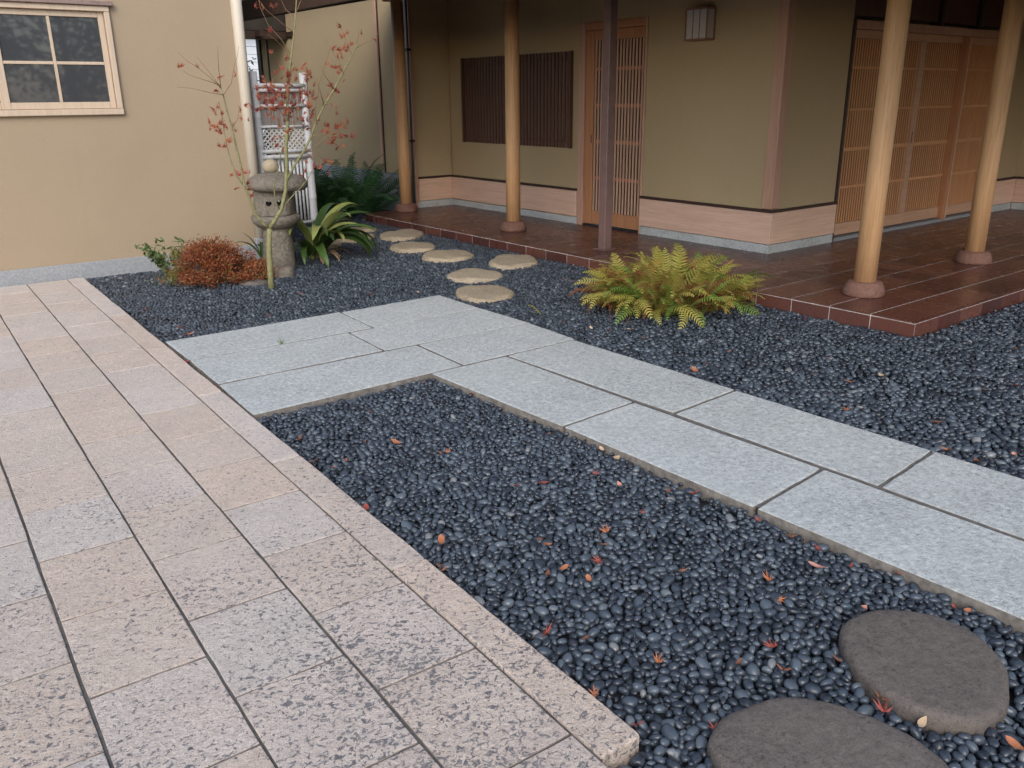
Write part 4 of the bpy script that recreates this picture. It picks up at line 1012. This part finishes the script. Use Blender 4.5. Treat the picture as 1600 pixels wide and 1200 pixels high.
# one relaxed periodic patch of touching pebbles
TL = 1.0; n_ = 1500
rad_ = np.clip(rng.lognormal(math.log(.0126), .27, n_), .0070, .0205)
P_ = rng.random((n_, 2)) * TL
for it in range(70):
    d = P_[:, None, :] - P_[None, :, :]; d -= np.round(d / TL) * TL
    dist = np.sqrt((d ** 2).sum(-1)) + 1e-9; ov = (rad_[:, None] + rad_[None, :]) * 1.0 - dist
    np.fill_diagonal(ov, 0); ov = np.maximum(ov, 0)
    P_ = (P_ + (d / dist[..., None] * ov[..., None] * .35).sum(1)) % TL
def in_poly(x, y, poly):
    c = np.zeros(len(x), bool); n = len(poly)
    for i in range(n):
        (x0, y0), (x1, y1) = poly[i], poly[(i + 1) % n]
        k = ((y0 > y) != (y1 > y)) & (x < (x1 - x0) * (y - y0) / (y1 - y0 + 1e-12) + x0); c ^= k
    return c
def grow(poly, g):
    c = np.mean(poly, 0); return [tuple(np.array(p) + (np.array(p) - c) / np.linalg.norm(np.array(p) - c) * g) for p in poly]
def smooth_poly(P, m=6):
    out = []; n = len(P); P = [np.array(p) for p in P]
    for i in range(n):
        p0, p1, p2, p3 = P[i - 1], P[i], P[(i + 1) % n], P[(i + 2) % n]
        for k in range(m):
            t = k / m; out.append(tuple(.5 * ((2 * p1) + (p2 - p0) * t + (2 * p0 - 5 * p1 + 4 * p2 - p3) * t * t + (-p0 + 3 * p1 - 3 * p2 + p3) * t ** 3)))
    return out
greys = [grow(q, -.004) for q in gs]
b1, b2 = grow(smooth_poly(big1), .006), grow(smooth_poly(big2), .006)
def pebbles(name, x0, x1, y0, y1, region, sc, seed, label=None):
    X = []; Y = []; R = []
    L = TL * sc
    for i in range(math.floor(x0 / L), math.ceil(x1 / L)):
        for j in range(math.floor(y0 / L), math.ceil(y1 / L)):
            X.append(P_[:, 0] * sc + i * L); Y.append(P_[:, 1] * sc + j * L); R.append(rad_ * sc)
    X, Y, R = np.concatenate(X), np.concatenate(Y), np.concatenate(R)
    rg = np.random.default_rng(seed); out = []
    for lay in range(2):
        x, y, r = (X, Y, R) if lay == 0 else (X + .37 * L, Y + .61 * L, R * 1.05)
        k = (x > x0) & (x < x1) & (y > y0) & (y < y1); x, y, r = x[k], y[k], r[k]
        k = region(x, y, r)
        for g_ in greys: k &= ~in_poly(x, y, g_)
        for b_ in (b1, b2): k &= ~in_poly(x, y, b_)
        for (sx_, sy_, a_, b_, th) in STONES:
            dx, dy = x - sx_, y - sy_; u = dx * math.cos(th) + dy * math.sin(th); v = -dx * math.sin(th) + dy * math.cos(th)
            k &= (u / a_) ** 2 + (v / b_) ** 2 > 1.0
        k &= (x - LX) ** 2 + (y - LYY) ** 2 > .135 ** 2
        x, y, r = x[k], y[k], r[k]
        bx = (x - C0.x) * math.cos(TH) + (y - C0.y) * math.sin(TH); by = -(x - C0.x) * math.sin(TH) + (y - C0.y) * math.cos(TH)
        dd = np.sqrt(np.maximum(-bx, 0) ** 2 + np.maximum(-by, 0) ** 2); dd = np.where((bx < 0) | (by < 0), dd, 0)
        t = np.clip(1 - dd / 1.3, 0, 1); z = -.026 + .034 * t * t * (3 - 2 * t)
        t = np.clip((y - 5.9), 0, 1); z += np.where(x < 4, .012 * t * t * (3 - 2 * t), 0)
        z += .004 * np.sin(x * 7 + 1) * np.sin(y * 6) + rg.normal(0, .0022, len(x)) - r * .60 - lay * .0125 * sc
        tl = .30 if lay == 0 else .5
        out.append((x, y, z, r, rg.normal(0, tl, len(x)), rg.normal(0, tl, len(x)), rg.random(len(x)) * 6.283, rg.integers(0, NP, len(x))))
    A = [np.concatenate([o_[i] for o_ in out]) for i in range(8)]; n = len(A[0])
    me = bpy.data.meshes.new(name); me.vertices.add(n); me.vertices.foreach_set('co', np.stack(A[:3], 1).astype(np.float32).ravel())
    for nm_, ty, key, dat in (('rot', 'FLOAT_VECTOR', 'vector', np.stack(A[4:7], 1)), ('scl', 'FLOAT', 'value', A[3]), ('idx', 'INT', 'value', A[7])):
        at = me.attributes.new(nm_, ty, 'POINT'); at.data.foreach_set(key, (dat.astype(np.float32).ravel() if ty != 'INT' else dat.astype(np.int32)))
    me.materials.append(M['pebble'])
    o = ob(name, me); o['kind'] = 'stuff'; o['label'] = label; o['category'] = 'gravel'
    ng = bpy.data.node_groups.new('scatter', 'GeometryNodeTree')
    ng.interface.new_socket('Geometry', in_out='INPUT', socket_type='NodeSocketGeometry'); ng.interface.new_socket('Geometry', in_out='OUTPUT', socket_type='NodeSocketGeometry')
    gi, go = ng.nodes.new('NodeGroupInput'), ng.nodes.new('NodeGroupOutput'); ip = ng.nodes.new('GeometryNodeInstanceOnPoints'); ci = ng.nodes.new('GeometryNodeCollectionInfo')
    ci.inputs['Collection'].default_value = prot; ci.inputs['Separate Children'].default_value = True; ci.inputs['Reset Children'].default_value = True
    ip.inputs['Pick Instance'].default_value = True
    def na(nm_, ty):
        x = ng.nodes.new('GeometryNodeInputNamedAttribute'); x.data_type = ty; x.inputs['Name'].default_value = nm_; return x.outputs['Attribute']
    e2r = ng.nodes.new('FunctionNodeEulerToRotation')
    lk = ng.links.new; lk(gi.outputs[0], ip.inputs['Points']); lk(ci.outputs[0], ip.inputs['Instance']); lk(na('idx', 'INT'), ip.inputs['Instance Index'])
    lk(na('rot', 'FLOAT_VECTOR'), e2r.inputs[0]); lk(e2r.outputs[0], ip.inputs['Rotation']); lk(na('scl', 'FLOAT'), ip.inputs['Scale']); lk(ip.outputs[0], go.inputs[0])
    md = o.modifiers.new('scatter', 'NODES'); md.node_group = ng
    return n
def outside_house(x, y, r):
    bx = (x - C0.x) * math.cos(TH) + (y - C0.y) * math.sin(TH); by = -(x - C0.x) * math.sin(TH) + (y - C0.y) * math.cos(TH)
    k = ~((bx > -r * .6) & (by > -r * .6) & (by < 7.27 + r * .5)); k &= ~((bx > .77) & (by > 0)); return k
mid = 3.0
tot = 0
tot += pebbles('near_gravel', 1.10, 3.05, -.6, 4.13, lambda x, y, r: ((x > 1.251 + r * .5) | (y < 1.215 - r * .5)) & (x > 1.12), 1.22, 1, 'smooth black pebbles filling the bed between the tan path and the grey walkway')
def reg_back(x, y, r): return outside_house(x, y, r) & (x > 1.249 + r * .5) & ~((x < 2.96) & (y > LY - .03)) & (y > 4.0) & ~((x < 3.0) & (y < 5.0)) & ((x < 3.0) | (y - 4.13 > -(x - 3.4) * .0))
tot += pebbles('back_gravel', 1.24, 6.1, 4.13, 11.6, reg_back, 1.12, 2, 'dark blue-grey pebbles around the stepping stones and the lantern')
tot += pebbles('terrace_gravel', 3.3, 10.5, -.8, 4.13, outside_house, 1.5, 3, 'larger glossy black pebbles between the grey walkway and the tiled terrace')
print('pebbles', tot)
bed = ob('gravel_bed', me_from('gravel_bed', [(1.25, -2.5, -.062), (14, -2.5, -.062), (14, 16, -.062), (1.25, 16, -.062)], [(0, 1, 2, 3)], M['bed'])); tag(bed, None, None, kind='structure')

# ================================================================ FALLEN LEAVES
LV = [
 (1.283, 3.33, 0.0, 'o', 'pink', 1.4, 'large salmon oval leaf on the black pebbles right beside the tan kerb'),
 (1.327, 3.22, 0.0, 'o', 'orange', 0.8, 'small orange oval leaf just right of the large salmon leaf by the tan kerb'),
 (1.337, 3.622, 0.0, 'm', 'brown', 1.0, 'brown maple leaf near the tan kerb just below the inner corner of the grey walkway'),
 (1.771, 3.759, 0.0, 'm', 'brown', 0.9, "small brown-orange maple leaf below the grey walkway's left arm"),
 (2.223, 3.997, 0.0, 'm', 'red', 0.8, 'small red maple leaf tucked under the inner corner of the grey walkway'),
 (1.682, 3.305, 0.0, 'o', 'orange', 1.2, 'orange oval leaf standing on edge in the upper part of the black pebble bed'),
 (1.573, 3.416, 0.0, 'm', 'brown', 0.7, 'tiny brown maple leaf left of the upright orange oval leaf'),
 (1.407, 3.254, 0.0, 'o', 'brown', 0.8, 'small curled brown leaf in the upper left of the black pebble bed'),
 (1.82, 3.07, 0.0, 'm', 'orange', 0.8, 'small orange maple leaf in the middle of the upper black pebble bed'),
 (1.781, 3.072, 0.0, 'o', 'brown', 0.8, 'thin brown leaf touching the small orange maple leaf'),
 (1.269, 2.78, 0.0, 'o', 'red', 1.2, 'curled dark red leaf on the pebbles against the middle of the tan kerb'),
 (1.373, 2.383, 0.0, 'o', 'orange', 1.2, 'bright orange-red rounded leaf right of the tan kerb, lower middle'),
 (1.277, 2.208, 0.0, 'o', 'orange', 0.9, 'small orange leaf hard against the tan kerb below the bright rounded leaf'),
 (1.275, 2.246, 0.0, 'm', 'brown', 0.7, 'dull reddish maple leaf hard against the tan kerb'),
 (2.338, 3.665, 0.0, 'm', 'red', 0.9, 'red maple leaf under the edge of the grey walkway near its inner corner'),
 (2.311, 2.973, 0.0, 'm', 'red', 0.8, 'red maple leaf under the edge of the grey walkway opposite a slab joint'),
 (2.39, 2.672, 0.0, 'o', 'tan', 1.1, 'tan oval leaf close to the grey walkway, left one of a pair'),
 (2.373, 2.559, 0.0, 'o', 'tan', 1.2, 'pale tan pointed leaf close to the grey walkway, right one of a pair'),
 (1.961, 2.547, 0.0, 'o', 'red', 1.4, 'long red leaf in the middle of the black pebble bed'),
 (1.861, 2.598, 0.0, 'o', 'red', 1.0, 'small red oval leaf left of the long red leaf'),
 (2.197, 2.489, 0.0, 'm', 'red', 0.9, 'crimson maple leaf below the pair of tan leaves'),
 (2.205, 2.35, 0.0, 'o', 'pink', 1.2, 'pale pink leaf lying flat below the pair of tan leaves'),
 (2.106, 2.119, 0.0, 'm', 'red', 0.8, 'dull red maple leaf below the pale pink leaf'),
 (1.901, 2.087, 0.0, 'm', 'orange', 1.1, 'orange maple leaf, topmost of three in a line in the black pebble bed'),
 (1.827, 2.024, 0.0, 'm', 'orange', 0.9, 'small orange maple leaf, middle of three in a line'),
 (1.742, 1.943, 0.0, 'm', 'red', 1.4, 'large orange-red maple leaf, lowest of three in a line'),
 (1.662, 2.135, 0.0, 'o', 'orange', 0.9, 'small orange leaf left of the three maple leaves in a line'),
 (1.665, 2.184, 0.0, 'm', 'brown', 0.8, 'brownish maple leaf at the left of the small orange leaf'),
 (1.608, 1.974, 0.0, 'o', 'orange', 1.1, 'thin orange leaf standing upright among the black pebbles'),
 (1.542, 1.977, 0.0, 'o', 'brown', 0.9, 'dark brown leaf beside the thin upright orange leaf'),
 (1.634, 1.874, 0.0, 'o', 'orange', 1.1, 'pointed orange leaf below the large orange-red maple leaf'),
 (2.318, 2.192, 0.0, 'm', 'brown', 0.9, 'brown-red maple leaf near the grey walkway, left of a redder one'),
 (2.4, 2.116, 0.0, 'm', 'red', 1.1, 'bright red maple leaf at the edge of the grey walkway'),
 (2.473, 1.873, 0.0, 'm', 'red', 0.9, "red maple leaf lying against the grey walkway's side at a slab joint"),
 (2.417, 1.81, 0.0, 'm', 'red', 1.1, "red maple leaf just below the one lying against the walkway's side"),
 (2.406, 1.665, 0.0, 'm', 'orange', 1.0, 'pale orange maple leaf right of the two red leaves by the walkway'),
 (2.418, 1.547, 0.0, 'm', 'red', 1.1, 'orange-red maple leaf close to the grey walkway, above the pink leaf'),
 (2.301, 1.473, 0.0, 'o', 'pink', 1.5, 'large pink leaf with a raised edge right of centre in the black pebbles'),
 (2.11, 1.518, 0.0, 'm', 'orange', 1.3, 'salmon-orange maple leaf left of the large pink leaf'),
 (2.045, 1.426, 0.0, 'm', 'orange', 1.0, 'orange maple leaf just below the salmon-orange one'),
 (2.403, 1.408, 0.0, 'o', 'red', 0.7, 'tiny red leaf right of the large pink leaf'),
 (2.481, 1.29, 0.0, 'o', 'pink', 1.3, 'pinkish-red leaf at the foot of the grey walkway above the oval stepping stone'),
 (2.21, 1.238, 0.0, 'o', 'pink', 1.2, 'salmon leaf touching the far edge of the oval dark stepping stone'),
 (1.831, 1.278, 0.0, 'm', 'red', 1.5, 'large orange-red maple leaf left of the oval dark stepping stone'),
 (1.765, 1.195, 0.0, 'm', 'orange', 1.1, 'orange maple leaf below the large orange-red maple leaf'),
 (1.919, 1.128, 0.0, 'o', 'brown', 1.1, 'orange-brown leaf against the left side of the oval dark stepping stone'),
 (1.876, 0.969, 0.0, 'm', 'orange', 1.2, 'orange maple leaf in the gap between the two dark stepping stones, upper one'),
 (1.834, 0.932, 0.0, 'm', 'red', 1.3, 'pinkish-red maple leaf in the gap between the two dark stepping stones, lower one'),
 (1.433, 1.146, 0.0, 'm', 'red', 1.3, 'dark red maple leaf at the left edge of the bottom stepping stone'),
 (1.979, 0.675, 0.0, 'o', 'orange', 1.2, 'orange leaf at the bottom right corner of the pebble bed'),
 (1.333, 1.72, 0.0, 'm', 'red', 1.3, 'crimson maple leaf on the pebbles beside the lower tan kerb'),
 (1.274, 1.425, 0.0, 'm', 'orange', 1.2, 'rusty orange maple leaf tucked against the lower tan kerb'),
 (1.284, 1.275, 0.0, 'm', 'red', 1.0, 'small red leaf beside the end of the tan kerb'),
 (1.51, 1.425, 0.0, 'm', 'orange', 1.0, "small dark orange maple leaf among larger pebbles near the kerb's end"),
 (1.415, 1.629, 0.0, 'o', 'brown', 0.9, 'dark red-brown leaf sunk among pebbles right of the crimson maple leaf'),
 (1.919, 1.734, 0.0, 'm', 'brown', 1.0, 'reddish-brown maple leaf in the centre of the lower pebble bed'),
 (1.689, 1.287, 0.0, 'o', 'brown', 0.7, 'small tan-brown stick-like leaf left of the orange maple leaves'),
 (1.871, 0.852, 0.0, 'o', 'tan', 1.2, 'curled tan leaf right of the bottom stepping stone'),
 (2.437, 1.075, 0.0, 'o', 'red', 0.8, 'small red leaf between the oval stepping stone and the walkway'),
 (2.452, 1.043, 0.0, 'o', 'orange', 0.8, 'orange scrap of leaf between the oval stepping stone and the walkway'),
 (4.04, 3.357, 0.0, 'o', 'orange', 1.2, 'orange leaf on the pebbles below the fern clump'),
 (3.75, 3.292, 0.0, 'm', 'red', 1.0, 'red maple leaf right of the grey walkway, above the orange oval one'),
 (3.596, 3.236, 0.0, 'o', 'orange', 1.4, 'orange oval leaf at the right edge of the grey walkway'),
 (4.006, 3.065, 0.0, 'o', 'orange', 0.8, 'small orange leaf in the right-hand pebble bed left of centre'),
 (5.006, 3.528, 0.0, 'm', 'red', 1.0, 'red maple leaf at the foot of the tiled terrace'),
 (4.495, 3.321, 0.0, 'o', 'pink', 0.7, 'small pale pink leaf in front of the tiled terrace'),
 (4.393, 2.901, 0.0, 'm', 'red', 0.8, 'red maple leaf in the middle of the right-hand pebble bed'),
 (4.335, 2.512, 0.0, 'o', 'tan', 1.4, 'large tan-orange leaf in the middle of the right-hand pebble bed'),
 (4.111, 2.568, 0.0, 'o', 'brown', 1.0, 'brown leaf left of the large tan-orange leaf'),
 (3.723, 2.325, 0.0, 'm', 'orange', 1.3, 'orange maple leaf near the grey walkway in the right-hand bed'),
 (3.839, 2.519, 0.0, 'm', 'brown', 0.7, 'small brown maple leaf left of the orange one in the right-hand bed'),
 (4.068, 2.773, 0.0, 'o', 'tan', 0.7, 'small tan leaf in the right-hand bed'),
 (3.903, 1.955, 0.0, 'o', 'orange', 1.7, 'long orange leaf in the lower part of the right-hand bed'),
 (3.637, 1.749, 0.0, 'm', 'orange', 1.6, 'large orange leaf at the corner of a granite slab in the right-hand bed'),
 (3.606, 1.604, 0.0, 'o', 'brown', 1.1, 'brown-red leaf beside the right edge of the grey walkway'),
 (3.809, 1.54, 0.0, 'o', 'pink', 1.2, 'pink leaf at the far right edge beside the grey walkway'),
 (5.419, 2.305, 0.0, 'o', 'orange', 1.2, 'orange leaf at the far right of the right-hand bed'),
 (4.545, 2.063, 0.0, 'm', 'brown', 0.9, 'brownish maple leaf at the right of the right-hand bed'),
 (4.777, 1.995, 0.0, 'm', 'red', 0.9, 'reddish maple leaf near the right edge of the view'),
 (5.071, 2.385, 0.0, 'o', 'brown', 0.9, 'thin brown leaf at the upper right of the right-hand bed'),
 (3.742, 4.323, 0.0, 'o', 'tan', 0.9, 'small tan leaf at the left foot of the fern clump'),
 (3.817, 4.223, 0.0, 'm', 'red', 1.0, 'red maple leaf under the front of the fern clump'),
 (3.695, 4.559, 0.0, 'o', 'red', 0.9, 'red leaf on the pebbles left of the fern clump'),
 (3.842, 3.917, 0.0, 'o', 'brown', 0.9, 'brown leaf in front of the fern clump'),
 (3.925, 4.141, 0.0, 'o', 'tan', 1.0, 'pale tan leaf touching the front of the fern clump'),
 (2.542, 6.573, 0.0, 'm', 'red', 1.2, 'red maple leaf on the pebbles right of the maple trunk'),
 (3.019, 6.201, 0.0, 'm', 'red', 1.1, "red-orange maple leaf above the grey walkway's far edge"),
 (3.36, 6.057, 0.0, 'o', 'tan', 1.0, 'tan leaf just behind the far corner of the grey walkway'),
 (3.548, 5.312, 0.0, 'm', 'brown', 1.0, 'brown leaf beside the far right corner of the grey walkway'),
 (2.081, 6.039, 0.0, 'm', 'red', 0.9, "dull red maple leaf left of the grey walkway's far arm"),
 (1.474, 5.874, 0.0, 'm', 'orange', 1.6, 'large orange maple leaf at the far left corner of the grey walkway'),
 (1.439, 5.839, 0.0, 'm', 'red', 1.2, 'red maple leaf under the large orange one at the far left corner of the walkway'),
 (1.378, 6.756, 0.0, 'm', 'red', 1.2, 'red maple leaf on the pebbles right of the tan path, far end'),
 (1.46, 6.121, 0.0, 'm', 'red', 1.2, 'red maple leaf near the kerb left of the grey walkway'),
 (1.269, 5.908, 0.0, 'm', 'red', 1.0, "dark red maple leaf against the kerb at the walkway's far left corner"),
 (1.267, 5.213, 0.0, 'o', 'red', 1.4, 'red leaf in the gap between the kerb and the grey walkway, upper one'),
 (1.272, 4.632, 0.0, 'o', 'orange', 1.1, 'orange leaf in the gap between the kerb and the grey walkway, lower one'),
]
LM_ = {}
def lmesh(kind, col, v):
    key = (kind, col, v)
    if key not in LM_:
        m = M['lf_' + col]
        LM_[key] = leaf_star('fallen_leaf', m, .034 + .004 * v, 100 + v, -.25 - .25 * v) if kind == 'm' else leaf_oval('fallen_leaf', m, .058 + .008 * v, .024 + .003 * v, v, .5, .5)
    return LM_[key]
r_ = random.Random(55)
for i, (x, y, zoff, kind, col, s, lab) in enumerate(LV):
    z = gz(x, y) + .006 + zoff
    o = ob('fallen_leaf', lmesh(kind, col, i % 3), None, (x, y, z), (r_.uniform(-.35, .35), r_.uniform(-.35, .35), r_.uniform(0, 6.28)), (s * .7, s * .7 * r_.uniform(.75, 1), s * .7))
    tag(o, lab, 'leaf', 'fallen autumn leaves')
